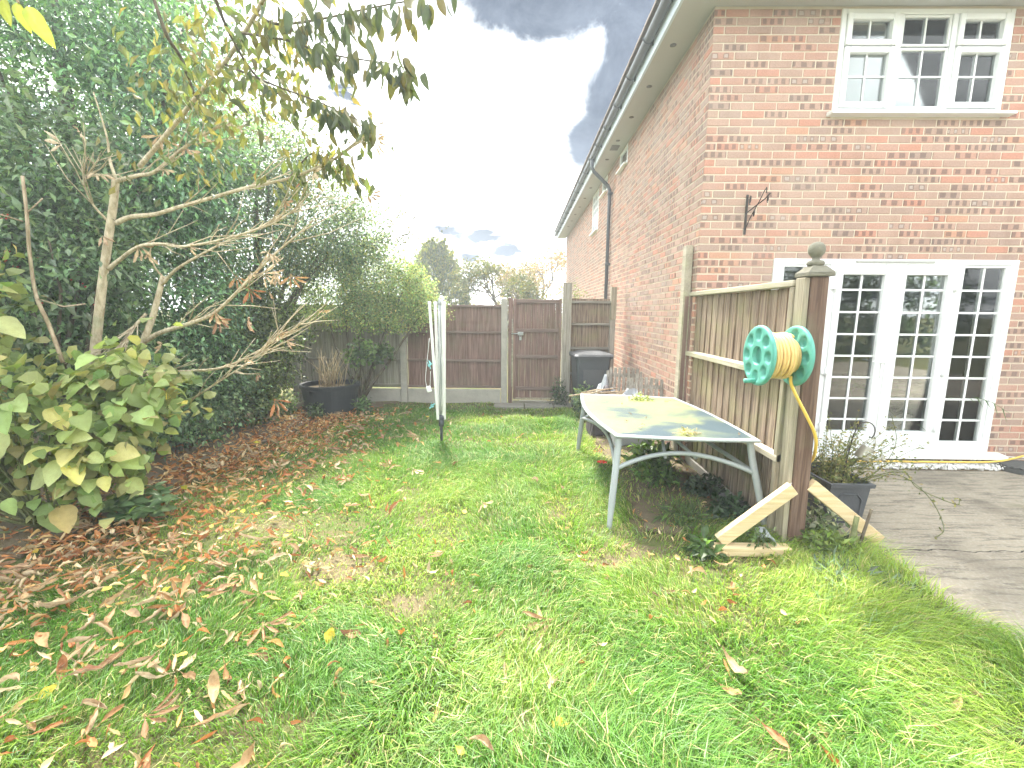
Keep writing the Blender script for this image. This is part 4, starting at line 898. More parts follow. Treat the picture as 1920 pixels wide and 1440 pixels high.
# ================================================================== planters and pots (containers)
pl = thing('square_planter', 'dark grey square planter with embossed panels on the patio', 'planter', (2.53, 3.64, .022)); W_, D_ = .155, .26
def pl_ring(s_, z): return [(-W_*s_, -D_*s_, z), (W_*s_, -D_*s_, z), (W_*s_, D_*s_, z), (-W_*s_, D_*s_, z)]
V = pl_ring(.84, 0)+pl_ring(.88, .03)+pl_ring(.86, .035)+pl_ring(.97, .30)+pl_ring(1.06, .305)+pl_ring(1.08, .335)+pl_ring(.96, .335)+pl_ring(.93, .28)
MB().add(V, [(3, 2, 1, 0)]+[(i*4+k, i*4+(k+1) % 4, i*4+4+(k+1) % 4, i*4+4+k) for i in range(7) for k in range(4)]).build('box', M_['lead'], pl)
MB().add(pl_ring(.93, .285), [(0, 1, 2, 3)]).build('compost', M_['soil'], pl)
def oct_frame(face):
    pts = [(-.10, .07), (-.10, .20), (-.06, .245), (.06, .245), (.10, .20), (.10, .07), (.06, .05), (-.06, .05)]; P = []
    for (u, z) in pts+pts[:1]:
        s_ = .86+.11*(z-.035)/.265
        P.append((u, -D_*s_-.003, z) if face == 0 else (-W_*s_-.003, u*1.9, z))
    return MB().tube(P, .006, 6)
oct_frame(0).build('embossed_panel', M_['lead'], pl); oct_frame(1).build('embossed_panel', M_['lead'], pl)
bpot = thing('round_planter', 'big round black plastic planter at the foot of the hedge', 'planter', (-3.0, 7.25, 0))
prf = [(.36, 0), (.37, .02), (.425, .40), (.425, .42), (.455, .425), (.46, .47), (.445, .48), (.415, .47), (.40, .38), (.01, .38)]
mb = MB(); n = 48; V = []
for j, (r_, z) in enumerate(prf):
    for k in range(n):
        rr = r_*(1+(.012 if (k//3) % 2 and 1 <= j <= 2 else 0)); V.append((rr*math.cos(2*math.pi*k/n), rr*math.sin(2*math.pi*k/n), z))
mb.add(V, [(i*n+k, i*n+(k+1) % n, (i+1)*n+(k+1) % n, (i+1)*n+k) for i in range(len(prf)-1) for k in range(n)], False); mb.build('tub', M_['black_pot'], bpot)
MB().lathe([(.405, .40), (.2, .425), (.01, .43)], n=32, cap=False).build('compost', M_['soil'], bpot)
# shepherd's crook with a little watering can
sh = thing('shepherds_crook', 'thin black twisted crook standing in the square planter', 'crook', (2.55, 3.52, .3))
tops_ = [(0, 0, 0), (.02, 0, .2), (.045, .0, .38), (.06, 0, .43)]; arc = [(.06+.075*(1-math.cos(t)), 0, .43+.075*math.sin(t)*1.0) for t in np.linspace(0.2, math.pi, 10)]
MB().tube(tops_+arc+[(.205, 0, .40), (.19, 0, .378), (.172, 0, .385)], .0045, 6).build('rod', M_['iron'], sh)
MB().tube([(.003+.02*(k/20)+.004*math.cos(k*1.6), .004*math.sin(k*1.6), .1+.012*k) for k in range(21)], .0025, 4).build('twist', M_['iron'], sh)
wc = thing('watering_can', 'small metal watering can hanging tilted from the crook', 'watering can', (2.715, 3.52, .585)); wc.rotation_euler = (0, R(28), 0)
MB().lathe([(.052, -.06), (.055, -.055), (.046, .035), (.048, .04), (.042, .04), (.048, -.05)], (-.0, 0, -.02), n=20).build('body', M_['zinc'], wc)
MB().tube([(.045, 0, -.06), (.09, 0, -.045), (.14, 0, -.015)], [.012, .009, .007], 8).build('spout', M_['zinc'], wc); MB().lathe([(.007, 0), (.02, .02), (.019, .024)], (.14, 0, -.015), (.85, 0, .5), 12).build('rose', M_['zinc'], wc)
MB().tube([(-.045, 0, .01), (-.03, 0, .075), (.01, 0, .098), (.04, 0, .06), (.045, 0, .02)], .004, 6).build('handle', M_['zinc'], wc)
for k in range(12): MB().lathe([(.006, 0), (.002, .004)], ((.050)*math.cos(-2.2+.26*(k % 6)), .050*math.sin(-2.2+.26*(k % 6)), -.045+.03*(k//6)), (math.cos(-2.2+.26*(k % 6)), math.sin(-2.2+.26*(k % 6)), 0), 6).build('star', M_['upvc'], wc)

# ================================================================== plants
def pal(n, cols, var=.18):
    c = np.array(cols)[rng.integers(0, len(cols), n)]; return np.clip(c*rng.normal(1, var, (n, 1))*rng.normal(1, .05, (n, 3)), .004, .9)
def crown_points(ells, n, per=26, sig=.11, shell=.5):
    E_ = np.array(ells, float); vol = E_[:, 3]*E_[:, 4]*E_[:, 5]; k = max(1, n//per)
    w = rng.choice(len(E_), k, p=vol**.8/np.sum(vol**.8)); d = norm(rng.normal(size=(k, 3)))
    r = (shell+(1-shell)*rng.random(k)**.7)*(.86+.28*rng.random(k)); cc = E_[w, :3]+d*r[:, None]*E_[w, 3:]
    i = np.repeat(np.arange(k), per); P = cc[i]+rng.normal(size=(len(i), 3))*sig*np.array([1, 1, .8]); out = norm((P-E_[w[i], :3])/E_[w[i], 3:]**1)
    return P, out, i
def foliage(name, ells, n, L, W, cols, parent, matn='leaf', per=26, sig=.11, shell=.5, fold=.18, droop=.12, hang=.25, var=.2, zmin=.03, ymax=None, keep=None):
    P, out, ci = crown_points(ells, n, per, sig, shell); ok = P[:, 2] > zmin
    if ymax: ok &= P[:, 1] < ymax
    if keep is not None: ok &= keep(P)
    P, out, ci = P[ok], out[ok], ci[ok]; m_ = len(P)
    D = out*.7+rng.normal(size=(m_, 3))*.65; D[:, 2] -= hang; N = out*.5+rng.normal(size=(m_, 3))*.45; N[:, 2] += .65
    Ls = L*rng.uniform(.65, 1.25, m_); V, F = leaf_arrays(P, D, N, Ls, Ls*W/L, fold, droop)
    tone = (.55+.9*rng.random(ci.max()+1))[ci]; c = pal(m_, cols, var)*tone[:, None]
    o = link_obj(name, np_mesh(name, V-np.array(parent.location)[None], [F], col=np.repeat(c, 5, 0)), M_[matn], parent); o['kind'] = 'stuff'; return o
def stems(parent, base, tips, r0, matn, name='stems', wob=.06):
    mb = MB(); b = Vector(base)
    for tpt in tips:
        tpt = Vector(tpt); pts = [b.lerp(tpt, k/5)+Vector((random.uniform(-wob, wob), random.uniform(-wob, wob), 0))*(k > 0) for k in range(6)]
        pts = [p-Vector(parent.location) for p in pts]; mb.tube(pts, [r0*(1-.75*k/5) for k in range(6)], 6)
    return mb.build(name, M_[matn], parent)

# --- tall dark evergreens at the back left
t = thing('evergreen_tree', 'tall dark evergreen tree behind the bare chestnut, filling the top left', 'tree', (-5.2, 5.6, 0))
MB().tube([(0, 0, 0), (.05, .05, 1.6), (-.05, .1, 3.4), (.05, 0, 5.2)], [.16, .13, .09, .03], 10).build('trunk', M_['bark_dark'], t)
stems(t, (-5.2, 5.6, 1.2), [(-3.9, 5.2, 3.3), (-4.1, 5.9, 4.4), (-6.2, 5.2, 3.8), (-5.0, 4.7, 4.6), (-4.3, 5.2, 2.4), (-3.7, 5.6, 4.9)], .05, 'bark_dark', 'limbs')
foliage('crown', [(-5.0, 5.6, 3.7, 1.5, 1.2, 2.0), (-3.9, 5.5, 3.7, .9, .9, 1.4), (-5.6, 5.2, 2.2, 1.3, 1.1, 1.6), (-4.3, 5.6, 2.1, 1.0, .9, 1.5), (-4.4, 5.2, 4.8, 1.3, 1.0, .9), (-6.6, 5.0, 3.6, 1.4, 1.2, 1.9)], 80000, .075, .032, [(.111, .208, .111), (.159, .293, .146), (.086, .159, .098), (.220, .342, .182)], t, 'leaf_gloss', 60, .17, .45, hang=.35)
t = thing('evergreen_tree', 'fine leaved grey green tree between the tall evergreen and the hedge', 'tree', (-4.0, 7.1, 0))
MB().tube([(0, 0, 0), (.03, .0, 1.4), (.1, .0, 3.2)], [.12, .09, .03], 10).build('trunk', M_['bark_dark'], t)
stems(t, (-4.0, 7.1, 1.0), [(-3.2, 7.0, 3.0), (-2.7, 7.1, 2.7), (-4.8, 6.8, 3.2), (-3.4, 6.6, 3.6), (-2.4, 7.2, 3.3)], .04, 'bark_dark', 'limbs')
foliage('crown', [(-4.0, 7.0, 2.9, 1.1, .8, 1.4), (-3.1, 7.1, 2.9, .85, .7, .9), (-2.5, 7.3, 2.72, .62, .55, .55), (-4.8, 6.7, 3.4, 1.0, .8, 1.4), (-3.6, 6.8, 3.8, .8, .7, .6)], 60000, .05, .024, [(.146, .257, .146), (.195, .330, .182), (.111, .195, .122), (.293, .365, .146)], t, 'leaf', 26, .10, .45, hang=.3)
t = thing('hedge_shrub', 'broad small leaved hedge shrub overhanging the back fence', 'shrub', (-2.7, 7.75, 0))
stems(t, (-2.7, 7.75, .05), [(-3.2, 7.5, 1.7), (-2.5, 7.6, 1.9), (-2.0, 7.7, 1.9), (-1.7, 7.8, 2.4), (-2.9, 7.6, 2.4), (-1.5, 7.75, 1.8)], .03, 'bark_dark')
foliage('crown', [(-3.0, 7.55, 2.0, .75, .5, .62), (-2.35, 7.65, 2.15, .7, .5, .62), (-1.9, 7.75, 1.98, .48, .40, .42), (-1.55, 7.75, 1.66, .36, .28, .26), (-2.5, 7.6, 1.6, .6, .32, .30), (-1.95, 7.8, 1.5, .42, .25, .22)], 42000, .040, .021, [(.208, .317, .122), (.293, .402, .182), (.146, .244, .111), (.463, .439, .182), (.342, .415, .244)], t, 'leaf', 24, .075, .45, hang=.3, zmin=1.12)
tw = MB()
for k in range(26):      # loose sprays against the sky
    a = Vector((random.uniform(-3.4, -1.6), random.uniform(7.2, 7.9), random.uniform(2.5, 3.3))); d = Vector((random.uniform(.1, .8), random.uniform(-.3, .2), random.uniform(-.1, .6))).normalized()*random.uniform(.4, .8)
    tw.tube([a-Vector((-2.7, 7.75, 0)), a+d*.5+Vector((0, 0, .04))-Vector((-2.7, 7.75, 0)), a+d-Vector((-2.7, 7.75, 0))], [.007, .005, .002], 4)
tw.build('sprays', M_['bark_dark'], t)['kind'] = 'stuff'
P = []; D = []
for k in range(30):
    a = np.array([rng.uniform(-3.3, -1.7), rng.uniform(7.2, 7.9), rng.uniform(2.45, 3.2)]); d = norm(np.array([[rng.uniform(.1, .9), rng.uniform(-.3, .2), rng.uniform(-.1, .6)]]))[0]*rng.uniform(.4, .85)
    s_ = rng.random(46); P.append(a+d*s_[:, None]+rng.normal(size=(46, 3))*.022); D.append(np.tile(d, (46, 1))+rng.normal(size=(46, 3))*.5)
P = np.concatenate(P); D = np.concatenate(D); V, F = leaf_arrays(P, D, rng.normal(size=P.shape)+[0, 0, .6], rng.uniform(.03, .05, len(P)), .019); o = link_obj('spray_leaves', np_mesh('spray_leaves', V-np.array([[-2.7, 7.75, 0]]), [F], col=np.repeat(pal(len(P), [(.10, .11, .045), (.16, .12, .05), (.07, .09, .04)]), 5, 0)), M_['leaf'], t); o['kind'] = 'stuff'
t = thing('ivy_mound', 'light green ivy mound left of the black planter', 'shrub', (-3.75, 6.6, 0))
stems(t, (-3.75, 6.6, .02), [(-3.5, 6.4, 1.1), (-4.1, 6.5, 1.2), (-3.3, 6.6, .9), (-3.9, 6.2, .8), (-3.35, 6.7, 1.4)], .02, 'bark_dark')
foliage('foliage', [(-3.7, 6.55, .95, .45, .4, .62), (-4.2, 6.3, .85, .55, .5, .7), (-3.45, 6.75, 1.35, .36, .3, .42), (-4.0, 6.7, 1.6, .6, .4, .5), (-3.75, 6.35, .4, .45, .35, .36)], 17000, .055, .036, [(.195, .285, .098), (.135, .225, .075), (.270, .345, .135), (.090, .150, .060)], t, 'leaf_gloss', 22, .09, .5, hang=.4)
t = thing('glossy_shrub', 'dark glossy shrub under the second chestnut stem', 'shrub', (-4.3, 5.2, 0))
stems(t, (-4.3, 5.2, .02), [(-4.0, 5.0, .9), (-4.6, 5.1, 1.1), (-3.9, 5.3, .7), (-4.4, 4.8, .8)], .02, 'bark_dark')
foliage('foliage', [(-4.3, 5.2, .75, .75, .5, .65), (-4.9, 5.0, .95, .7, .6, .85), (-3.9, 5.3, .42, .42, .36, .36), (-4.0, 5.9, .75, .55, .5, .7), (-4.1, 4.85, .4, .40, .3, .33)], 20000, .065, .035, [(.122, .220, .111), (.195, .317, .170), (.293, .415, .220), (.098, .170, .086)], t, 'leaf_gloss', 22, .10, .45, hang=.35)
t = thing('berry_shrub', 'leafy evergreen shrub with red berries at the left edge', 'shrub', (-4.2, 4.2, 0))
stems(t, (-4.2, 4.2, .02), [(-3.9, 4.0, 2.2), (-4.5, 4.1, 2.6), (-3.6, 4.1, 1.9), (-4.8, 3.9, 2.0), (-4.1, 4.4, 3.0), (-3.6, 4.2, 2.5)], .03, 'bark_dark')
foliage('foliage', [(-4.25, 4.2, 1.9, .62, .45, 1.0), (-4.9, 4.0, 1.7, .8, .6, 1.3), (-3.75, 4.35, 2.15, .40, .32, .5), (-4.4, 4.4, 2.9, .8, .5, .6), (-3.9, 4.5, .95, .6, .35, .7)], 16000, .075, .034, [(.135, .244, .122), (.195, .330, .170), (.293, .439, .244), (.111, .182, .098)], t, 'leaf_gloss', 20, .10, .5, hang=.3)
foliage('outer_leaves', [(-4.2, 4.1, 2.0, .75, .5, 1.1), (-4.8, 3.9, 2.4, .7, .5, 1.0), (-4.3, 4.4, 3.2, .8, .5, .6)], 1500, .105, .045, [(.14, .21, .12), (.20, .28, .17), (.10, .16, .09)], t, 'leaf_gloss', 9, .12, .8, hang=.3)
bm = MB()
for k in range(12):
    c = Vector((random.uniform(-4.5, -3.6), random.uniform(3.7, 4.1), random.uniform(1.5, 2.4)))
    for j in range(5): q = c+Vector((random.gauss(0, .03), random.gauss(0, .03), random.gauss(0, .025)))-Vector((-4.2, 4.2, 0)); bm.add([q+Vector(v)*.0075 for v in ico.tolist()], icf.tolist(), True)
o = bm.build('berries', M_['berry'], t); o['kind'] = 'stuff'

t = thing('boundary_hedge', 'dense dark hedge along the left boundary behind the chestnut', 'hedge', (-6.0, 7.0, 0))
stems(t, (-6.0, 7.0, 0), [(-5.2, 7.4, 2.2), (-6.8, 6.6, 2.4), (-4.4, 7.8, 2.0), (-7.2, 5.6, 2.2)], .04, 'bark_dark')
foliage('foliage', [(-5.6, 7.3, 1.6, 1.1, .5, 1.6), (-4.5, 7.75, 1.4, .9, .3, 1.4), (-7.0, 6.0, 1.8, .9, 1.2, 1.9), (-6.6, 6.9, 2.2, .9, .7, 1.6)], 26000, .075, .04, [(.09, .15, .085), (.13, .20, .11), (.07, .11, .065)], t, 'leaf_gloss', 26, .12, .4, hang=.3)

# --- horse chestnut with two pale stems
hc = thing('chestnut_tree', 'young chestnut tree with two pale stems and withered leaves', 'tree', at(178, 700, 3.9).to_tuple()); HO = Vector(hc.location); HO.z = 0; hc.location.z = 0
tips = []
def limb(name, pts, r0, r1, n=8, mt='bark_pale', twig=0.):
    P = spline([at(x, y, Y) for (x, y, Y) in pts], 6); N_ = len(P); rad = [r0+(r1-r0)*(i/(N_-1))**.8 for i in range(N_)]
    MB().tube([p-HO for p in P], rad, n).build(name, M_[mt], hc); return P
A = limb('trunk', [(165, 790, 3.9), (175, 690, 3.9), (183, 612, 3.9), (192, 532, 3.9), (203, 450, 3.9), (213, 380, 3.88), (217, 335, 3.86)], .044, .026, 10)
B = limb('trunk', [(205, 800, 4.1), (240, 705, 4.1), (262, 655, 4.1), (280, 612, 4.1), (293, 570, 4.1), (306, 518, 4.1)], .038, .022, 10)
BR = [limb('branch', [(218, 418, 3.9), (245, 407, 3.85), (290, 402, 3.8), (330, 390, 3.75), (400, 370, 3.6), (470, 350, 3.5), (540, 335, 3.4), (600, 312, 3.2), (640, 290, 3.1), (692, 250, 3.0)], .022, .006),
      limb('branch', [(216, 340, 3.86), (255, 330, 3.85), (290, 322, 3.8), (335, 285, 3.75), (395, 245, 3.6), (435, 233, 3.5)], .020, .007),
      limb('branch', [(217, 335, 3.86), (206, 300, 3.85), (200, 255, 3.8), (175, 172, 3.7)], .014, .004),
      limb('branch', [(262, 312, 3.85), (310, 255, 3.7), (370, 180, 3.4), (420, 120, 3.1), (480, 25, 2.8), (520, -60, 2.6)], .019, .010),
      limb('branch', [(204, 504, 3.9), (222, 489, 3.85), (259, 463, 3.7), (298, 458, 3.6), (345, 462, 3.5), (420, 448, 3.4), (520, 415, 3.3), (585, 360, 3.2)], .019, .004),
      limb('branch', [(201, 414, 3.9), (172, 380, 3.8), (157, 340, 3.75), (166, 325, 3.7)], .010, .004),
      limb('branch', [(272, 640, 4.1), (300, 624, 4.0), (360, 605, 3.85), (400, 588, 3.75), (440, 552, 3.6), (500, 490, 3.5), (560, 438, 3.4)], .024, .006),
      limb('branch', [(274, 588, 4.1), (250, 615, 4.05), (228, 650, 4.0)], .014, .012),
      limb('branch', [(303, 535, 4.1), (335, 502, 4.0), (420, 455, 3.8), (480, 430, 3.7), (545, 400, 3.5)], .015, .004),
      limb('branch', [(240, 700, 4.1), (300, 697, 4.0), (360, 695, 3.9), (420, 688, 3.8), (480, 660, 3.7), (545, 622, 3.6)], .013, .004),
      limb('branch', [(310, 785, 4.0), (370, 742, 3.9), (450, 690, 3.7), (500, 655, 3.6), (570, 600, 3.5)], .011, .003),
      limb('branch', [(306, 520, 4.1), (290, 500, 4.05), (282, 470, 4.0), (300, 430, 3.9)], .009, .003),
      limb('branch', [(270, -60, 2.7), (310, 60, 2.8), (340, 110, 3.0), (362, 172, 3.3), (372, 180, 3.4)], .008, .012, mt='bark_dark'),
      limb('branch', [(380, -80, 2.5), (420, 40, 2.7), (470, 130, 2.9), (520, 175, 3.0), (545, 180, 3.1)], .010, .004, mt='bark_dark')]
UP = [limb('branch', [(480, 25, 2.8), (520, 45, 2.7), (600, 36, 2.6), (700, 14, 2.5), (830, -10, 2.4)], .009, .003, 6, 'bark_dark'),
      limb('branch', [(440, 60, 2.9), (540, 76, 2.75), (600, 98, 2.65), (665, 110, 2.6), (735, 120, 2.55), (770, 132, 2.5)], .008, .002, 6, 'bark_dark'),
      limb('branch', [(420, 120, 3.1), (520, 162, 2.9), (600, 192, 2.8), (640, 212, 2.75), (692, 232, 2.7)], .008, .002, 6, 'bark_dark'),
      limb('branch', [(540, 335, 3.4), (590, 285, 3.2), (640, 308, 3.1), (672, 332, 3.0)], .006, .002, 6, 'bark_dark')]
# fine bare twigs
twg = MB()
for P in BR[:2]+BR[4:11]:
    for k in range(17):
        i = random.randrange(len(P)//4, len(P)); a = P[i]; d = (P[min(i+1, len(P)-1)]-P[max(i-1, 0)]).normalized()
        d = (d+Vector((random.uniform(-.2, .8), random.uniform(-.6, .5), random.uniform(-.55, .6)))*.9).normalized(); L_ = random.uniform(.18, .6); b = a+d*L_*.5+Vector((0, 0, random.uniform(-.03, .05))); c = b+(d+Vector((random.uniform(-.3, .3), random.uniform(-.3, .3), random.uniform(-.2, .3)))).normalized()*L_*.5
        twg.tube([a-HO, b-HO, c-HO], [.0048, .0035, .0018], 5)
        tips.append((c, (c-b).normalized()))
        if random.random() < .6:
            e = b+(d+Vector((random.uniform(-.8, .8), random.uniform(-.8, .8), random.uniform(-.6, .6)))).normalized()*L_*.45; twg.tube([b-HO, b.lerp(e, .5)-HO, e-HO], [.003, .0024, .0015], 4); tips.append((e, (e-b).normalized()))
twg.build('twigs', M_['bark_pale'], hc)['kind'] = 'stuff'
def palmate(name, n, L, W, droop, curl, spread, col, tilt=.3):
    V = []; F = []; 
    for k in range(n):
        a = (k-(n-1)/2)*spread; s_ = 1-.28*abs(k-(n-1)/2)/((n-1)/2); v, f = wide_leaf(L*s_, W*s_, .22, droop, curl, 5); ca, sa = math.cos(a), math.sin(a); b = len(V); tl_ = random.uniform(-.25, .25)
        for (x, y, z) in v:
            z2 = z+x*tl_; X_, Y_ = x*ca+y*sa, -x*sa+y*ca; V.append((X_, Y_, z2-tilt*y))
        F += [tuple(b+i for i in q) for q in f]
    me = bpy.data.meshes.new(name); me.from_pydata(V, [], F); me.polygons.foreach_set('use_smooth', [True]*len(F)); att = me.attributes.new('col', 'FLOAT_COLOR', 'POINT')
    att.data.foreach_set('color', np.tile([*col, 1], len(V)).astype(np.float32)); return me
green_v = [palmate('leaf', n, .145, .052, random.uniform(.25, .6), random.uniform(-.2, .3), random.uniform(.32, .5), c, random.uniform(.1, .6)) for n, c in
           ((5, (.13, .17, .05)), (7, (.10, .14, .045)), (5, (.20, .22, .06)), (6, (.08, .12, .04)), (7, (.17, .17, .05)), (5, (.24, .20, .06)))]
for me in green_v: me.materials.append(M_['leaf_soft'])
def dead_leaf(L, W, curl, roll, twist, seed):
    r_ = random.Random(seed); V = []; S = 8
    for i in range(S+1):
        t = i/S; w = W*.5*max(.03, math.sin(math.pi*t**1.5)**.8 if 0 < t < 1 else .03); ph = curl*(t-.5); y = L*(math.sin(ph)/curl if abs(curl) > .05 else t-.5); z = L*((1-math.cos(ph))/curl if abs(curl) > .05 else 0); tw = twist*(t-.5)
        for k in (-1, -.5, 0, .5, 1):
            a = roll*k; xx = w*(math.sin(a)/roll if roll > .05 else k); zz = w*((1-math.cos(a))/roll if roll > .05 else 0)+.006*r_.uniform(-1, 1)
            V.append((xx*math.cos(tw)-zz*math.sin(tw), y, z+xx*math.sin(tw)+zz*math.cos(tw)))
    F = [(i*5+k, i*5+k+1, i*5+k+6, i*5+k+5) for i in range(S) for k in range(4)]
    zm = min(v[2] for v in V); V = [(x, y, z-zm) for x, y, z in V]
    V += [(.002, -L*.5, V[2][2]), (-.002, -L*.5, V[2][2]), (0, -L*.72, V[2][2]+.012)]; F.append((45, 46, 47)); return V, F
def leaf_me(v, f, col, matn='dead'):
    me = bpy.data.meshes.new('fallen_leaf'); me.from_pydata(v, [], f); me.polygons.foreach_set('use_smooth', [True]*len(f)); att = me.attributes.new('col', 'FLOAT_COLOR', 'POINT'); att.data.foreach_set('color', np.tile([*col, 1], len(v)).astype(np.float32)); me.materials.append(M_[matn]); return me
palm = []
for n in (3, 4, 5):                     # whole withered chestnut leaves, several leaflets on one stalk
    V = []; F = []
    for k in range(n):
        v, f = dead_leaf(.15, .045, random.uniform(.4, 1.8), random.uniform(.8, 2.2), random.uniform(-1, 1), 40+k+n*7); a = (k-(n-1)/2)*.55; b = len(V)
        for (x, y, z) in v: y2 = y+.09; V.append((x*math.cos(a)+y2*math.sin(a), -x*math.sin(a)+y2*math.cos(a), z+.004*k))
        F += [tuple(b+i for i in q) for q in f]
    palm.append(leaf_me(V, F, (1, 1, 1)))
dead_v = palm
def place_leaf(mes, p, hangdir, s=1.):
    o = bpy.data.objects.new('leaf', random.choice(mes)); C.objects.link(o); o.parent = hc; o.location = p-HO
    y = Vector(hangdir).normalized(); up = Vector((random.uniform(-1, 1), random.uniform(-1, 1), random.uniform(-.2, 1))); x = y.cross(up).normalized(); z = x.cross(y); o.rotation_euler = Matrix((x, y, z)).transposed().to_euler(); s *= random.uniform(.8, 1.15); o.scale = (s, s, s); return o
sim = []
for c in ((.09, .115, .06), (.075, .10, .055), (.12, .135, .055), (.065, .09, .05), (.15, .14, .055)):
    v, f = wide_leaf(.105, .042, random.uniform(.1, .3), random.uniform(.1, .35), random.uniform(-.2, .3), 6); me = bpy.data.meshes.new('leaf'); me.from_pydata(v, [], f); me.polygons.foreach_set('use_smooth', [True]*len(f)); att = me.attributes.new('col', 'FLOAT_COLOR', 'POINT'); att.data.foreach_set('color', np.tile([*c, 1], len(v)).astype(np.float32)); me.materials.append(M_['leaf_hang']); sim.append(me)
spots = []
for P, k in zip(UP, (5, 4, 4, 4)):
    for i in range(3, len(P)):
        for r_ in range(k): spots.append((P[i]+Vector((random.gauss(0, .035), random.gauss(0, .07), random.gauss(-.01, .02))), Vector((random.gauss(.1, .22), random.gauss(0, .3), -1)), random.uniform(.7, 1.05)))
for P, k in ((BR[3], 12), (BR[12], 9), (BR[13], 11), (BR[1], 5), (BR[0], 4)):
    for i in range(len(P)//3, len(P)):
        if P is BR[0] and i < len(P)*.6: continue
        sg_ = .06 if P is BR[0] else .19
        for r_ in range(k): spots.append((P[i]+Vector((random.gauss(.0, sg_), random.gauss(0, sg_), random.gauss(-.02, sg_*.8))), Vector((random.gauss(.1, .5), random.gauss(-.1, .5), random.uniform(-1.2, -.4))), random.uniform(.7, 1.0)))
spots.sort(key=lambda q: (Vector(q[0])-Vector((0, 0, CAM_H))).length + (0 if -60 < proj(q[0])[0] < 1980 and -80 < proj(q[0])[1] < 1440 else 50))
for (p, d, s_) in spots[:250]: place_leaf(sim, p, d, s_)
rest_ = spots[250:]; P = np.array([list(q[0]) for q in rest_])-np.array(HO); D = np.array([list(q[1]) for q in rest_]); Ls = .10*np.array([q[2] for q in rest_])
V, F = leaf_arrays(P, D, rng.normal(size=P.shape)+[0, -.4, .3], Ls, Ls*.42, .15, .15); o = link_obj('far_leaves', np_mesh('far_leaves', V, [F], col=np.repeat(pal(len(P), [(.14, .17, .075), (.11, .15, .065), (.19, .20, .075), (.24, .22, .08)]), 5, 0)), M_['leaf_soft'], hc); o['kind'] = 'stuff'
random.shuffle(tips)
for (p, d) in tips[:30]: place_leaf(dead_v, p, d+Vector((0, 0, -.9)), random.uniform(.4, .75))
for (x, y, Y) in ((505, 470, 3.45), (520, 510, 3.4), (545, 520, 3.4), (520, 750, 3.6), (470, 545, 3.6), (265, 463, 3.7), (275, 475, 3.7), (190, 440, 3.85), (300, 258, 3.75), (400, 585, 3.7), (410, 600, 3.7), (265, 690, 3.9), (290, 715, 3.9), (460, 600, 3.6)): place_leaf(dead_v, at(x, y, Y), (random.uniform(.2, .8), -.3, -.8), .8)
# slim brown stem at the far left and two large yellow leaves top left
sx_ = thing('bare_sapling', 'slim bare upright stem among the large leaves at the left edge', 'stem', at(115, 660, 3.3).to_tuple()); so = Vector(sx_.location)
MB().tube([p-so for p in spline([at(118, 680, 3.3), at(92, 610, 3.3), at(68, 555, 3.3), at(56, 480, 3.3), at(50, 400, 3.3), at(42, 330, 3.3)], 5)], [.013]*10+[.011]*10+[.010]*6, 8).build('stem', M_['twig'], sx_)
for pth in ([(70, 560, 3.3), (120, 575, 3.2), (160, 570, 3.15)], [(43, 415, 3.3), (20, 408, 3.25), (0, 402, 3.2)], [(50, 400, 3.3), (80, 372, 3.3)]): MB().tube([at(*q)-so for q in pth], .005, 5).build('side_twig', M_['twig'], sx_)

# --- large leaved bush at the lower left
def single_leaf(L, W, col, droop, fold, curl=0., serr=.05):
    v, f = wide_leaf(L, W, fold, droop, curl, 7, serr); me = bpy.data.meshes.new('leaf'); me.from_pydata(v, [], f); me.polygons.foreach_set('use_smooth', [True]*len(f)); att = me.attributes.new('col', 'FLOAT_COLOR', 'POINT')
    n = len(v); cc = np.tile([*col, 1], (n, 1)).astype(np.float32); k = np.abs(np.array([q[0] for q in v]))/(W*.5+1e-6); cc[:, :3] *= (1.12-.25*k)[:, None]; att.data.foreach_set('color', cc.ravel()); return me
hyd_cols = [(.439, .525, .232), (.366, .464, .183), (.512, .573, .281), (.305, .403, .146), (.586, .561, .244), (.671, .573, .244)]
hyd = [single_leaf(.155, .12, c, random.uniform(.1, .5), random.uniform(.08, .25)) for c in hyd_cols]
for me in hyd: me.materials.append(M_['leaf_soft'])
hy = thing('large_leaved_bush', 'bush with large pale yellow green leaves at the lower left', 'bush', (-3.45, 3.05, 0)); yo = Vector((-3.45, 3.05, 0))
HE = [(-3.45, 3.15, .70, .48, .40, .58), (-3.95, 2.95, 1.0, .55, .45, .85), (-3.05, 3.5, 1.0, .30, .30, .36), (-3.08, 3.25, .58, .30, .32, .40), (-3.95, 3.05, 1.72, .42, .4, .42), (-4.35, 2.75, 1.0, .6, .5, .9)]
ends = []
cnt = 0
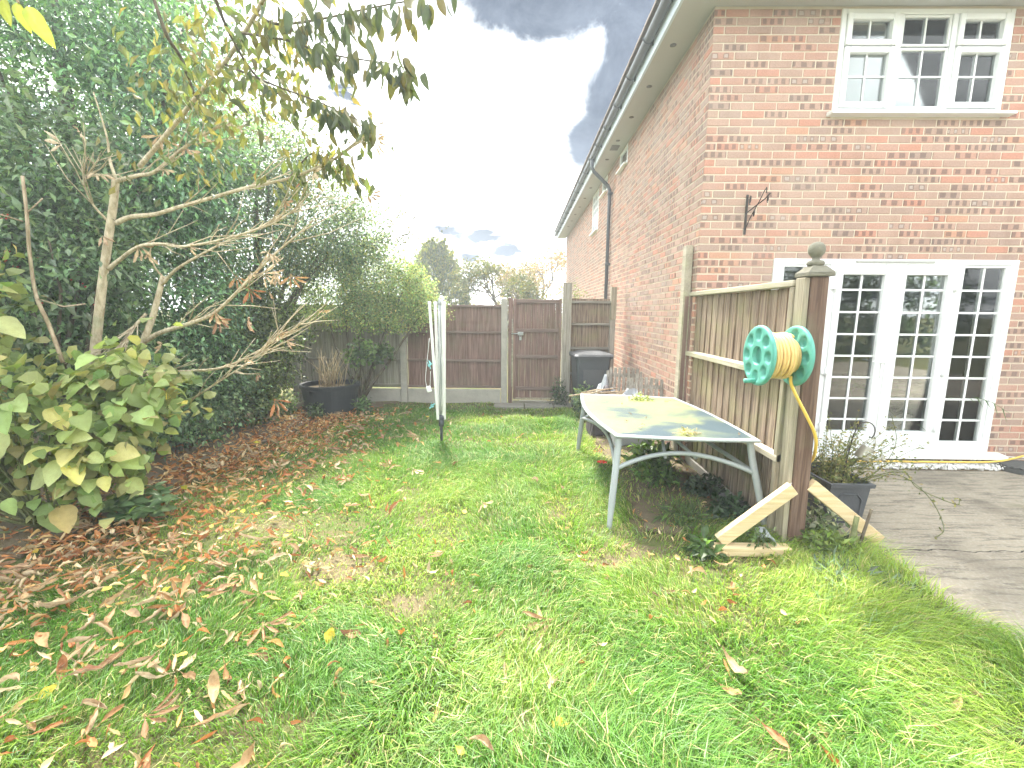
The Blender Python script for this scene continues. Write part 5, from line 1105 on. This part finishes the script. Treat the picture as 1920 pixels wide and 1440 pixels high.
for (cx_, cy_, cz_, rx, ry, rz_), k_ in zip(HE, (62, 66, 46, 40, 40, 30)):
    for k in range(k_):
        d = Vector((random.gauss(0, 1), random.gauss(-.55, .9), random.gauss(.25, .9))).normalized(); q = random.uniform(.62, 1.02); p = Vector((cx_+d.x*rx*q, cy_+d.y*ry*q, cz_+d.z*rz_*q))
        if p.z < .06: continue
        o = bpy.data.objects.new('leaf', hyd[random.choices(range(6), (3, 3, 3, 2, 2 if p.z < .7 else 1, 2.2 if p.z < .6 else .3))[0]]); C.objects.link(o); o.parent = hy; o.location = p-yo
        y = (Vector((d.x, d.y*.9, -.35+d.z*.3))+Vector((random.gauss(0, .35), random.gauss(0, .35), random.gauss(0, .25)))).normalized(); nrm = (Vector((d.x*.5, d.y*.6-.25, .75))+Vector((random.gauss(0, .25), random.gauss(0, .25), 0))).normalized(); x = y.cross(nrm).normalized(); z = x.cross(y)
        o.rotation_euler = Matrix((x, y, z)).transposed().to_euler(); s_ = random.uniform(.65, 1.35); o.scale = (s_, s_, s_); ends.append(p); cnt += 1
stems(hy, (-3.45, 3.15, .02), random.sample(ends, 60), .010, 'stem_green', wob=.03)
P0 = np.array([[p.x, p.y, p.z] for p in ends]); P0 = np.repeat(P0, 9, 0); P0 = P0+rng.normal(size=P0.shape)*np.array([.11, .09, .11])+np.array([0, .10, -.02]); P0 = P0[P0[:, 2] > .05]
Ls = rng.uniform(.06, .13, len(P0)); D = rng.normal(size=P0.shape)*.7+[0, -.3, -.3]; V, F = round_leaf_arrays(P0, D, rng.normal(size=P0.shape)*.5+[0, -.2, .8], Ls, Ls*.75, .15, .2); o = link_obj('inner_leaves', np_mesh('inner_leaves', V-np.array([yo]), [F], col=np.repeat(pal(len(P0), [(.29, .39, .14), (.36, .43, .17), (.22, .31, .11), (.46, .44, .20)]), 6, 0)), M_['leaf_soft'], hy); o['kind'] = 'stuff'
# two near twigs of big leaves at the top left corner of the garden
nl = thing('overhanging_twig', 'twig with bright yellow green leaves hanging in at the top left corner', 'twig', at(10, -30, 1.7).to_tuple()); no = Vector(nl.location)
MB().tube([at(-60, -90, 1.7)-no, at(10, -30, 1.7)-no, at(35, 5, 1.7)-no], .004, 6).build('stem', M_['twig'], nl)
yl = [single_leaf(.115, .05, (.25, .29, .07), .3, .15), single_leaf(.13, .055, (.21, .27, .07), .2, .2)]
for me in yl: me.materials.append(M_['leaf_soft'])
for (x, y, dx, dy, s_) in ((30, 5, .35, -1, .75), (50, 12, .55, -.9, 1.1), (5, -8, .1, -.6, .7), (-20, -30, -.3, -1, 1)):
    o = bpy.data.objects.new('leaf', random.choice(yl)); C.objects.link(o); o.parent = nl; o.location = at(x, y, 1.7)-no; yv = Vector((dx, -.1, dy)).normalized(); xv = yv.cross(Vector((.2, -1, .3))).normalized(); o.rotation_euler = Matrix((xv, yv, xv.cross(yv))).transposed().to_euler(); o.scale = (s_,)*3
# low laurel in front of the bush
lr = thing('low_laurel', 'low bluish green laurel at the foot of the large leaved bush', 'bush', (-2.75, 3.35, 0)); lo = Vector((-2.75, 3.35, 0))
lau = [single_leaf(.105, .054, c, .3, .12) for c in ((.16, .25, .12), (.19, .28, .14), (.11, .19, .08))]
for me in lau: me.materials.append(M_['leaf_gloss'])
for k in range(30):
    c = Vector((random.gauss(-2.93, .15), random.gauss(3.3, .08), random.uniform(.06, .24)))
    for j in range(5):
        o = bpy.data.objects.new('leaf', random.choice(lau)); C.objects.link(o); o.parent = lr; o.location = c-lo; a = j*1.257+random.uniform(-.3, .3); yv = Vector((math.cos(a), math.sin(a)-.2, random.uniform(.05, .7))).normalized(); xv = yv.cross(Vector((random.uniform(-.3, .3), random.uniform(-.7, .1), 1))).normalized(); o.rotation_euler = Matrix((xv, yv, xv.cross(yv))).transposed().to_euler(); s_ = random.uniform(.7, 1.15); o.scale = (s_,)*3
stems(lr, (-2.8, 3.4, .0), [(-2.6, 3.3, .22), (-3.1, 3.3, .22), (-2.5, 3.35, .2), (-2.9, 3.25, .2), (-3.2, 3.4, .25)], .006, 'stem_green', wob=.02)

# --- plants in and by the pots
dsm = thing('dead_stems', 'clump of dry straw coloured stems in the round black planter', 'plant', (-3.0, 7.25, .42))
for k in range(46):
    a = random.uniform(0, 6.28); r_ = random.uniform(.02, .22); b = Vector((r_*math.cos(a), r_*math.sin(a)*.6, 0)); d = Vector((random.gauss(.12, .30), random.gauss(0, .2), 1)).normalized(); L_ = random.uniform(.25, .75); c = b+d*L_*.5+Vector((0, 0, .02)); e = b+d*L_+Vector((d.x*.12, d.y*.1, -.04))
    MB().tube([b, c, e], [.006, .005, .002], 5).build('stem', M_['straw'], dsm)
lf = thing('leafy_climber', 'broad leaved green plant in front of the grey fence panel', 'plant', (-2.62, 7.7, 0)); stems(lf, (-2.75, 7.5, .4), [(-2.4, 7.7, 1.05), (-2.6, 7.6, 1.0), (-2.25, 7.75, .9), (-2.75, 7.6, .9)], .006, 'stem_green')
foliage('foliage', [(-2.55, 7.62, .98, .24, .14, .13), (-2.32, 7.7, .93, .20, .12, .14), (-2.72, 7.6, .86, .13, .1, .11)], 520, .085, .07, [(.165, .270, .112), (.225, .345, .150), (.120, .210, .090)], lf, 'leaf_soft', 8, .06, .3, hang=.3)
for i, (x, y, h) in enumerate(((-2.42, 7.05, .30), (-3.0, 6.72, .22), (-3.55, 6.95, .32))):
    v = thing('ivy_tuft', ('ivy tuft right of the round black planter', 'small ivy tuft in front of the round black planter', 'ivy tuft left of the round black planter')[i], 'ivy', (x, y, 0), 0, 'ivy tufts round the black planter'); stems(v, (x, y, 0), [(x+random.uniform(-.12, .12), y, h*.9) for k in range(4)], .004, 'stem_green', wob=.01)
    foliage('foliage', [(x, y, h*.55, .11, .09, h*.5)], 240, .05, .036, [(.13, .19, .08), (.17, .23, .10), (.09, .14, .06)], v, 'leaf_gloss', 8, .035, .3)
wsp = thing('wispy_plant', 'wispy small leaved plant growing from the square planter', 'plant', (2.53, 3.6, .3)); wo = Vector(wsp.location); lp = []; ld_ = []
mb = MB()
for k in range(70):
    b = Vector((random.uniform(-.1, .1), random.uniform(-.18, .18), 0)); d = Vector((random.gauss(.28, .5), random.gauss(.05, .35), random.uniform(.5, 1.2))).normalized(); L_ = random.uniform(.25, .75); pts = [b+d*L_*q+Vector((.10*q*q*d.x, 0, -.22*q*q*L_)) for q in (0, .25, .5, .75, 1)]
    mb.tube(pts, [.0032, .003, .0024, .002, .0012], 4)
    for q in range(34): s_ = random.random()*3.99; i = int(s_); p = pts[i].lerp(pts[i+1], s_-i)+Vector((random.gauss(0, .012), random.gauss(0, .012), random.gauss(0, .012))); lp.append(p); ld_.append(Vector((random.gauss(0, 1), random.gauss(0, 1), random.gauss(0, .7))))
for pth in ([(1600, 905, 3.5), (1680, 890, 3.4), (1740, 930, 3.3), (1770, 990, 3.25), (1750, 1010, 3.2)], [(1600, 905, 3.5), (1650, 880, 3.5), (1680, 830, 3.5), (1672, 780, 3.5)], [(1600, 900, 3.5), (1690, 885, 3.4), (1720, 915, 3.35), (1790, 945, 3.2), (1800, 935, 3.2)]):
    pts = spline([at(*q)-wo for q in pth], 5); mb.tube(pts, [.003]*len(pts), 4)
    for q in range(26): p = random.choice(pts[3:]); lp.append(p+Vector((random.gauss(0, .02), random.gauss(0, .02), random.gauss(0, .02)))); ld_.append(Vector((random.gauss(0, 1), random.gauss(0, 1), random.gauss(0, 1))))
mb.build('stems', M_['stem_green'], wsp); P = np.array([list(p) for p in lp]); D = np.array([list(p) for p in ld_]); V, F = leaf_arrays(P, D, rng.normal(size=P.shape)+[0, 0, 1], rng.uniform(.018, .038, len(P)), .013); o = link_obj('leaves', np_mesh('leaves', V, [F], col=np.repeat(pal(len(P), [(.22, .27, .11), (.30, .32, .15), (.15, .20, .08), (.36, .33, .17)]), 5, 0)), M_['leaf_soft'], wsp); o['kind'] = 'stuff'
for i, (x0_, y0_, x1_, y1_, r_) in enumerate(((1588, 1040, 1607, 968, .017), (1598, 1048, 1634, 955, .010))):
    s_ = thing('cut_stump', ('thick green cut stem standing by the fence post', 'thinner brown cut stem leaning right by the fence post')[i], 'stem', at(x0_, y0_, 2.93).to_tuple(), 0, 'cut stems by the post'); so = Vector(s_.location); a, b = Vector((0, 0, -.04)), at(x1_, y1_, 2.97)-so
    MB().tube([a, a.lerp(b, .5)+Vector((.005, 0, 0)), b], [r_*1.15, r_, r_*.95], 10).build('stem', M_['stem_green' if i == 0 else 'bark_dark'], s_); MB().lathe([(r_*.8, 0), (r_*.5, .002)], b, b-a, 10).build('cut_face', M_['straw'], s_)
# weeds
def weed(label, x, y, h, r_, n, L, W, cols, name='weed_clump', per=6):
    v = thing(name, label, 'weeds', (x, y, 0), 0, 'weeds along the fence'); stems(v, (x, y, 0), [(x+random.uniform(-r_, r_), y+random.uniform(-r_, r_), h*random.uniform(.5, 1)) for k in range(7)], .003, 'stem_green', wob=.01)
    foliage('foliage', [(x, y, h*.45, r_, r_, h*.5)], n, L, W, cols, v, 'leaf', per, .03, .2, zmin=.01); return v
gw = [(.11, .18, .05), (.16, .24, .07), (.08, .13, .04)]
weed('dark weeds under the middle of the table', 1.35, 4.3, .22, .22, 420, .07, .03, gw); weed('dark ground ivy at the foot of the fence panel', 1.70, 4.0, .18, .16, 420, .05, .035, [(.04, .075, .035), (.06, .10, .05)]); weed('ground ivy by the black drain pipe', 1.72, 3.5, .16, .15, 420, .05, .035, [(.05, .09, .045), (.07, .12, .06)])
weed('leafy weeds under the far end of the table', 1.40, 4.75, .28, .25, 420, .10, .045, gw); weed('grassy weeds in front of the bare earth', 1.30, 3.42, .14, .20, 460, .09, .012, gw); weed('tall thin weed in front of the fence post batten', 1.66, 2.98, .30, .05, 110, .045, .016, gw)
weed('broad leaved weed at the end of the lying timber', 1.28, 2.93, .12, .07, 60, .09, .05, gw); weed('bluish lavender tuft on the lawn edge before the post', 1.98, 2.62, .10, .17, 620, .075, .014, [(.22, .30, .20), (.28, .36, .25), (.16, .24, .15)]); weed('dark dandelion leaves at the lawn edge by the patio', 2.22, 2.54, .07, .12, 150, .06, .022, [(.12, .20, .09), (.16, .25, .10)])
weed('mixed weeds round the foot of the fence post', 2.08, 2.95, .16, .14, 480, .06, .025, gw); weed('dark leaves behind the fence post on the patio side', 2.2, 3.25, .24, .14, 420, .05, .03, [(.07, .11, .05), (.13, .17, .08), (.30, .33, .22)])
weed('small shrub at the foot of the tall gate post', .72, 7.95, .50, .12, 420, .05, .026, [(.05, .09, .05), (.08, .13, .07)]); weed('small shrub in front of the wheelie bin', 1.0, 7.15, .55, .16, 520, .055, .035, [(.07, .12, .06), (.16, .21, .10)])
for i, (x, y, h) in enumerate(((1.05, 10.2, 2.35), (1.35, 9.6, 2.0))):
    v = thing('sapling', ('taller sapling behind the fence in front of the house wall', 'shorter sapling behind the short fence panel')[i], 'sapling', (x, y, 0)); stems(v, (x, y, 0), [(x+random.uniform(-.3, .3), y, h*random.uniform(.75, 1)) for k in range(6)], .010, 'bark_dark', wob=.02)
    foliage('foliage', [(x, y, h*.8, .38, .3, h*.2)], 420, .06, .03, [(.13, .17, .07), (.18, .2, .09)], v, 'leaf', 5, .06, .2)
pf = thing('red_flower', 'small red flower under the left side of the table', 'flower', (.86, 4.55, 0)); mb = MB()
for k in range(9): a = k*.7; mb.add([(0, 0, .11), (.045*math.cos(a-.3), .045*math.sin(a-.3), .125), (.055*math.cos(a), .055*math.sin(a), .115), (.045*math.cos(a+.3), .045*math.sin(a+.3), .125)], [(0, 1, 2, 3)])
mb.build('petals', M_['red_petal'], pf); MB().tube([(0, 0, 0), (0, 0, .11)], .004, 5).build('stem', M_['stem_green'], pf); foliage('leaves', [(.86, 4.55, .05, .07, .07, .04)], 60, .05, .03, gw, pf, 'leaf', 6, .03, .2, zmin=.005)

# --- trees beyond the fence
cf = thing('conifer_tree', 'golden green conifer rising behind the clothes dryer', 'tree', (-3.55, 20, 0)); MB().tube([(0, 0, 0), (0, 0, 3.8)], [.25, .03], 10).build('trunk', M_['bark_dark'], cf)
P = []; D = []
for k in range(520):
    h = rng.random()**.8*4.15+.1; rad = max(.1, 1.85*(1-(h/4.4)**1.8)); a = rng.uniform(0, 6.283); L_ = rng.uniform(.35, .65); s_ = np.linspace(0, 1, 60)[:, None]; b = np.array([math.cos(a)*rad*.85, math.sin(a)*rad*.85, h*.96]); d = np.array([math.cos(a)*.55, math.sin(a)*.55, .95]); d /= np.linalg.norm(d)
    P.append(b+d*L_*s_+rng.normal(size=(60, 3))*(.085*(1-.85*s_))); D.append(d+rng.normal(size=(60, 3))*.5)
P = np.concatenate(P); D = np.concatenate(D); V, F = leaf_arrays(P, D, rng.normal(size=P.shape), rng.uniform(.09, .17, len(P)), .055); o = link_obj('crown', np_mesh('crown', V, [F], col=np.repeat(pal(len(P), [(.17, .19, .03), (.10, .14, .03), (.24, .24, .035), (.07, .10, .025)]), 5, 0)), M_['leaf'], cf); o['kind'] = 'stuff'
def far_tree(name, label, x, y, h, w, leafn, cols, seed, L=.11):
    r_ = random.Random(seed); t = thing(name, label, 'tree', (x, y, 0)); mb = MB(); ends = []
    def grow(a, d, L_, r0, lev):
        b = a+d*L_*.5+Vector((r_.gauss(0, .03), r_.gauss(0, .03), 0))*L_; c = a+d*L_; mb.tube([a, b, c], [r0, r0*.85, r0*.68], 6 if lev < 2 else 4)
        if lev >= 4: ends.append(c); return
        for k in range(3 if lev else 4): q = (d+Vector((r_.gauss(0, .55)*w, r_.gauss(0, .55)*w, r_.gauss(.1, .3)))).normalized(); grow(a.lerp(c, r_.uniform(.55, 1)), q, L_*r_.uniform(.62, .82), r0*.6, lev+1)
    grow(Vector((0, 0, 0)), Vector((0, 0, 1)), h*.36, .09, 0); mb.build('trunk', M_['bark_dark'], t)
    E2 = np.array([list(e) for e in ends]); P = E2[rng.integers(0, len(E2), leafn)]+rng.normal(size=(leafn, 3))*h*.035; D = rng.normal(size=P.shape); V, F = leaf_arrays(P, D, rng.normal(size=P.shape), rng.uniform(.6, 1.2, leafn)*L, L*.6); o = link_obj('crown', np_mesh('crown', V, [F], col=np.repeat(pal(leafn, cols), 5, 0)), M_['leaf'], t); o['kind'] = 'stuff'
far_tree('thin_tree', 'thin leaved tree behind the gate, nearer to the conifer', -.75, 17, 3.9, 1.1, 4600, [(.12, .14, .04), (.20, .17, .04), (.09, .11, .03)], 4)
far_tree('bare_tree', 'twiggy autumn tree with pointed crown beside the house', .95, 24, 5.4, .85, 5200, [(.28, .19, .05), (.18, .14, .05), (.34, .24, .05)], 8, .11)
far_tree('bare_tree', 'rusty autumn tree between the thin tree and the pointed tree', .0, 22, 3.7, 1.1, 4200, [(.22, .13, .06), (.28, .18, .06), (.15, .13, .05)], 15, .12)
hd = thing('far_hedge', 'far low hedge of mixed shrubs behind the back fence', 'hedge', (-1.5, 26, 0)); stems(hd, (-1.5, 26, 0), [(-6, 26, 1.5), (3, 26, 1.5), (0, 26, 1.6)], .05, 'bark_dark')
foliage('foliage', [(x, 26, .9, 1.6, .8, 1.0) for x in (-7, -4.8, -2.6, -.4, 1.6, 3.5)], 9000, .16, .09, [(.150, .180, .075), (.240, .225, .090), (.105, .150, .060)], hd, 'leaf', 20, .2, .3)

# ================================================================== lawn grass
def grass(n, y0, y1, hscale, wid):
    x = rng.uniform(-4.3, 2.55, n); y = rng.uniform(y0, y1, n); e = patio_edge(y)
    keep = x < e+.02-.04*rng.random(n)
    tuft = vnoise(x*2.1+3, y*2.1+7, 11); fine = vnoise(x*6.5, y*6.5, 12); big = vnoise(x*.8+5, y*.8+2, 13)
    dens = .12+1.3*np.clip(tuft*.75+fine*.5-.08, 0, 1)
    bare = .85*np.minimum(worn(x, y), 1)
    edge_l = -2.75+.5*(vnoise(y*1.3+4, y*0+2, 15)-.5); bare += .9*np.clip((edge_l-x)/.5, 0, 1)*np.clip((y-2.3)/.4, 0, 1)+.35*np.clip((-1.5-x)/1.2, 0, 1)*np.clip((y-2.2)/1.5, 0, 1)
    bare += .5*np.clip((y-7.4)/.5, 0, 1)+.9*((x > -.42) & (x < 1.02) & (y > 7.72))
    keep &= rng.random(n) < dens*np.clip(1-bare, 0, 1)
    x, y, tuft, fine, big, bare, e = [q[keep] for q in (x, y, tuft, fine, big, bare, e)]; m_ = len(x)
    fringe = np.exp(-((e-x)/.25)**2)*(y < 3.1)
    h = hscale*(.030+.085*tuft**1.8+.028*fine)*rng.uniform(.55, 1.35, m_)*(1+.45*fringe)*(1-.45*np.clip(bare, 0, 1))*(.55+.62*np.clip((x+2.2)/2.6, 0, 1))
    th = 6.283*vnoise(x*1.15+8, y*1.15+3, 14)*1.6+rng.normal(0, .75, m_); lean = np.clip(rng.normal(.75, .33, m_)+.35*tuft, .1, 1.6)
    dx = np.cos(th)*lean; dy = np.sin(th)*lean; dx += fringe*.6; w = wid*rng.uniform(.6, 1.3, m_); z0 = ground_z(x, y)-.004
    a2 = rng.uniform(0, 6.283, m_); sx = np.cos(a2)*w*.5; sy = np.sin(a2)*w*.5
    b = np.stack([x, y, z0], 1); m1 = b+np.stack([dx*h*.35, dy*h*.35, h*.62], 1); tp = b+np.stack([dx*h*1.05, dy*h*1.05, h*(1.0-.28*lean)], 1); s = np.stack([sx, sy, np.zeros(m_)], 1)
    V = np.stack([b-s, b+s, m1-s*.8, m1+s*.8, tp], 1).reshape(-1, 3); i = (np.arange(m_)*5)[:, None]
    F4 = i+np.array([[0, 1, 3, 2]]); F3 = i+np.array([[2, 3, 4]])
    yel = np.clip(.30+.9*(vnoise(x*1.6+1, y*1.6+9, 16)-.42)+.22*np.clip((x-.3)/1.8, -1, 1)+.35*bare, 0, 1); k = rng.random(m_)
    g0 = np.array([.10, .235, .035]); g1 = np.array([.30, .40, .07]); st = np.array([.55, .48, .24]); c = g0+(g1-g0)*np.clip(yel+rng.normal(0, .18, m_), 0, 1)[:, None]
    ds = (k < .07+.22*np.clip(bare, 0, 1)+.06*yel); c = np.where(ds[:, None], st*rng.uniform(.7, 1.15, (m_, 1)), c)*rng.uniform(.62, 1.4, (m_, 1)); bl = (k > .92); c = np.where(bl[:, None], np.array([.27, .40, .20])*rng.uniform(.8, 1.3, (m_, 1)), c)
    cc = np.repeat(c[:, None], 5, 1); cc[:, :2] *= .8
    return V, F4, F3, cc.reshape(-1, 3)
parts = [grass(190000, .75, 2.9, 1.05, .0050), grass(130000, 2.9, 5.0, 1.0, .0058), grass(90000, 5.0, 8.12, .95, .0080)]
Vs, F4s, F3s, Cs = [], [], [], []; off = 0
for (V, F4, F3, c) in parts: Vs.append(V); F4s.append(F4+off); F3s.append(F3+off); Cs.append(c); off += len(V)
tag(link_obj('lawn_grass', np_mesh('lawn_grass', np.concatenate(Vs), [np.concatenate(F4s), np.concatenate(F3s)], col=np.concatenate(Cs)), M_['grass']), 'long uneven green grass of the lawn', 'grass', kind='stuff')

# ================================================================== fallen leaves
var_ = [dead_leaf(random.uniform(.08, .16), random.uniform(.035, .06), random.uniform(-1.8, 2.2), random.uniform(.9, 3.0), random.uniform(-1.6, 1.6), k) for k in range(14)]
big = [leaf_me(v, f, (1, 1, 1)) for v, f in var_]
yell = [leaf_me(*dead_leaf(.075, .05, .5, .5, .4, 90), (.55, .46, .06), 'leaf_soft'), leaf_me(*dead_leaf(.06, .042, .3, .4, .2, 91), (.60, .50, .12), 'leaf_soft')]
def litter_xy():
    while True:
        y = random.uniform(1.0, 3.0) if random.random() < .5 else random.uniform(2.4, 7.0); x = random.uniform(-3.6, 2.2); dl = -1.15-.10*(y-2)          # thick at the left, thinning to the right
        p = 1/(1+math.exp((x-dl+.15)/.38)); p = max(p, .07 if y < 3.3 else .05)
        if x > .9 and y > 3.2: p *= .4
        sx, sy, _ = proj((x, y, 0))
        if random.random() < p and -40 < sx < 1960 and sy < 1470 and x > -3.4+.0*y and x < patio_edge(y)-.1: return x, y
def drop(me, name, label, group, x, y, s, cat='leaf', z=None):
    o = bpy.data.objects.new(name, me); C.objects.link(o); zz = float(ground_z(np.array(x), np.array(y))) if z is None else z
    o.location = (x, y, zz+(random.uniform(.03, .07) if z is None else 0)); o.rotation_euler = (random.gauss(0, .3), random.gauss(0, .3), random.uniform(0, 6.28)); o.scale = (s, s, s*random.uniform(.7, 1.1)); return tag(o, label, cat, group)
for k in range(300):
    x, y = litter_xy(); drop(random.choice(big), 'fallen_leaf', 'curled brown fallen leaf lying on the lawn', 'brown fallen leaves on the lawn', x, y, random.uniform(.6, 1.2)*(1.2 if y < 2.3 else 1))
for k in range(60):
    x, y = litter_xy()
    while x > .3: x, y = litter_xy()
    drop(random.choice(palm), 'withered_chestnut_leaf', 'withered brown chestnut leaf with several leaflets lying on the lawn', 'withered chestnut leaves on the lawn', x, y, random.uniform(.6, 1.05))
for k in range(40):
    x, y = litter_xy(); drop(random.choice(yell), 'yellow_leaf', 'small yellow fallen leaf lying on the lawn', 'yellow fallen leaves on the lawn', x, y, random.uniform(.6, 1.1))
# the smaller and deeper litter
def litter(n, fx, zs, cols, Lr, name, label):
    Vs = []; Fs = []; Cs = []; off = 0; base = [np.array(v) for v, f in var_]; fc = np.array(var_[0][1][:-1])
    for k in range(n):
        v = base[random.randrange(14)]*random.uniform(*Lr); e = Matrix.Rotation(random.uniform(0, 6.28), 3, 'Z') @ Matrix.Rotation(random.gauss(0, .45), 3, 'X') @ Matrix.Rotation(random.gauss(0, .45), 3, 'Y')
        x, y = fx(); z = float(ground_z(np.array(x), np.array(y)))+zs(x, y); Vs.append(v @ np.array(e).T+np.array([x, y, z])); Fs.append(fc+off); off += len(v); c = np.array(random.choice(cols))*random.uniform(.65, 1.25); Cs.append(np.tile(np.clip(c, 0, .9), (len(v), 1)))
    return tag(link_obj(name, np_mesh(name, np.concatenate(Vs), [np.concatenate(Fs)], col=np.concatenate(Cs), smooth=True), M_['litter']), label, 'leaves', kind='stuff')
mat('litter', f_attr, rough=.65, spec=.3, trans=.15)
def bed_xy():
    while True:
        y = random.uniform(2.7, 7.4); x = random.gauss(-3.1, .5)+.05*(y-4); 
        if -4.4 < x < -1.6: return x, y
bc = [(.470, .202, .073), (.582, .314, .123), (.336, .134, .056), (.627, .426, .202), (.515, .235, .090), (.672, .515, .302)]
litter(2600, bed_xy, lambda x, y: random.uniform(.01, .06), bc, (.45, .9), 'leaf_litter', 'thick rusty brown leaf litter under the hedge')
litter(1300, litter_xy, lambda x, y: random.uniform(.03, .06), bc+[(.66, .53, .36), (.62, .50, .33)], (.35, .8), 'small_leaf_litter', 'small brown leaf scraps scattered over the lawn')
litter(70, lambda: (random.uniform(.9, 1.8), random.uniform(3.1, 5.3)), lambda x, y: random.uniform(.03, .04), bc, (.3, .6), 'leaf_scraps', 'brown leaf scraps on the bare earth under the table')
# debris on the table
for i, (x, y) in enumerate(((.98, 3.62), (1.02, 3.70), (.92, 3.86), (1.12, 3.98), (1.02, 4.15), (1.30, 3.50), (1.38, 3.48), (1.68, 3.45), (1.05, 4.6), (1.55, 4.75), (1.66, 4.35), (1.45, 4.9))):
    drop(random.choice(big), 'dry_leaf', 'small dry leaf lying on the glass table top', 'dry leaves on the table', x, y, random.uniform(.25, .5), z=.712)
sp_ = thing('leaf_sprig', 'green leafy sprig lying on the far end of the glass table', 'sprig', (1.32, 4.86, .705)); MB().tube([(-.12, 0, .01), (0, .01, .02), (.12, 0, .01)], .003, 5).build('stem', M_['stem_green'], sp_); foliage('leaves', [(1.32, 4.86, .725, .13, .06, .02)], 110, .04, .02, [(.30, .34, .14), (.22, .28, .10)], sp_, 'leaf_soft', 6, .02, .2, zmin=.709)
sp_ = thing('leaf_sprig', 'pale dry sprig lying near the front edge of the glass table', 'sprig', (1.28, 3.46, .705)); MB().tube([(-.1, 0, .01), (0, .0, .018), (.12, -.01, .01)], .003, 5).build('stem', M_['straw'], sp_); foliage('leaves', [(1.30, 3.46, .72, .11, .03, .015)], 60, .035, .016, [(.42, .40, .26), (.32, .30, .18)], sp_, 'leaf_soft', 6, .015, .2, zmin=.709)
# tall hedge on the boundary behind the camera, seen mirrored in the door glass
bh = thing('boundary_hedge', 'tall dark hedge along the boundary behind the camera', 'hedge', (4, -8.5, 0)); stems(bh, (4, -8.5, 0), [(-3, -8.5, 3), (0, -8.5, 3.4), (8, -8.5, 3.4), (12, -8.5, 3)], .06, 'bark_dark')
foliage('foliage', [(x, -8.5-.4*(i % 2), 1.9, 1.5, .9, 2.2+.5*((i*7) % 3)) for i, x in enumerate(range(-8, 18, 2))], 24000, .20, .13, [(.075, .120, .053), (.105, .165, .068), (.060, .090, .045)], bh, 'leaf', 24, .22, .3)
HAZE = .0058

# ================================================================== milky air
hz = MB().box((-16, -12, -1.2), (20, 32, 6.45)).build('haze', None); hz['kind'] = 'stuff'
hm = bpy.data.materials.new('haze'); hm.use_nodes = True; hm.node_tree.nodes.clear(); t = NT(hm.node_tree)
pv = t.n('ShaderNodeVolumePrincipled', Density=HAZE, Anisotropy=.35); pv.inputs['Color'].default_value = (.86, .95, 1, 1)
ou = t.n('ShaderNodeOutputMaterial'); t.link(pv.outputs[0], ou.inputs['Volume']); hz.data.materials.append(hm)
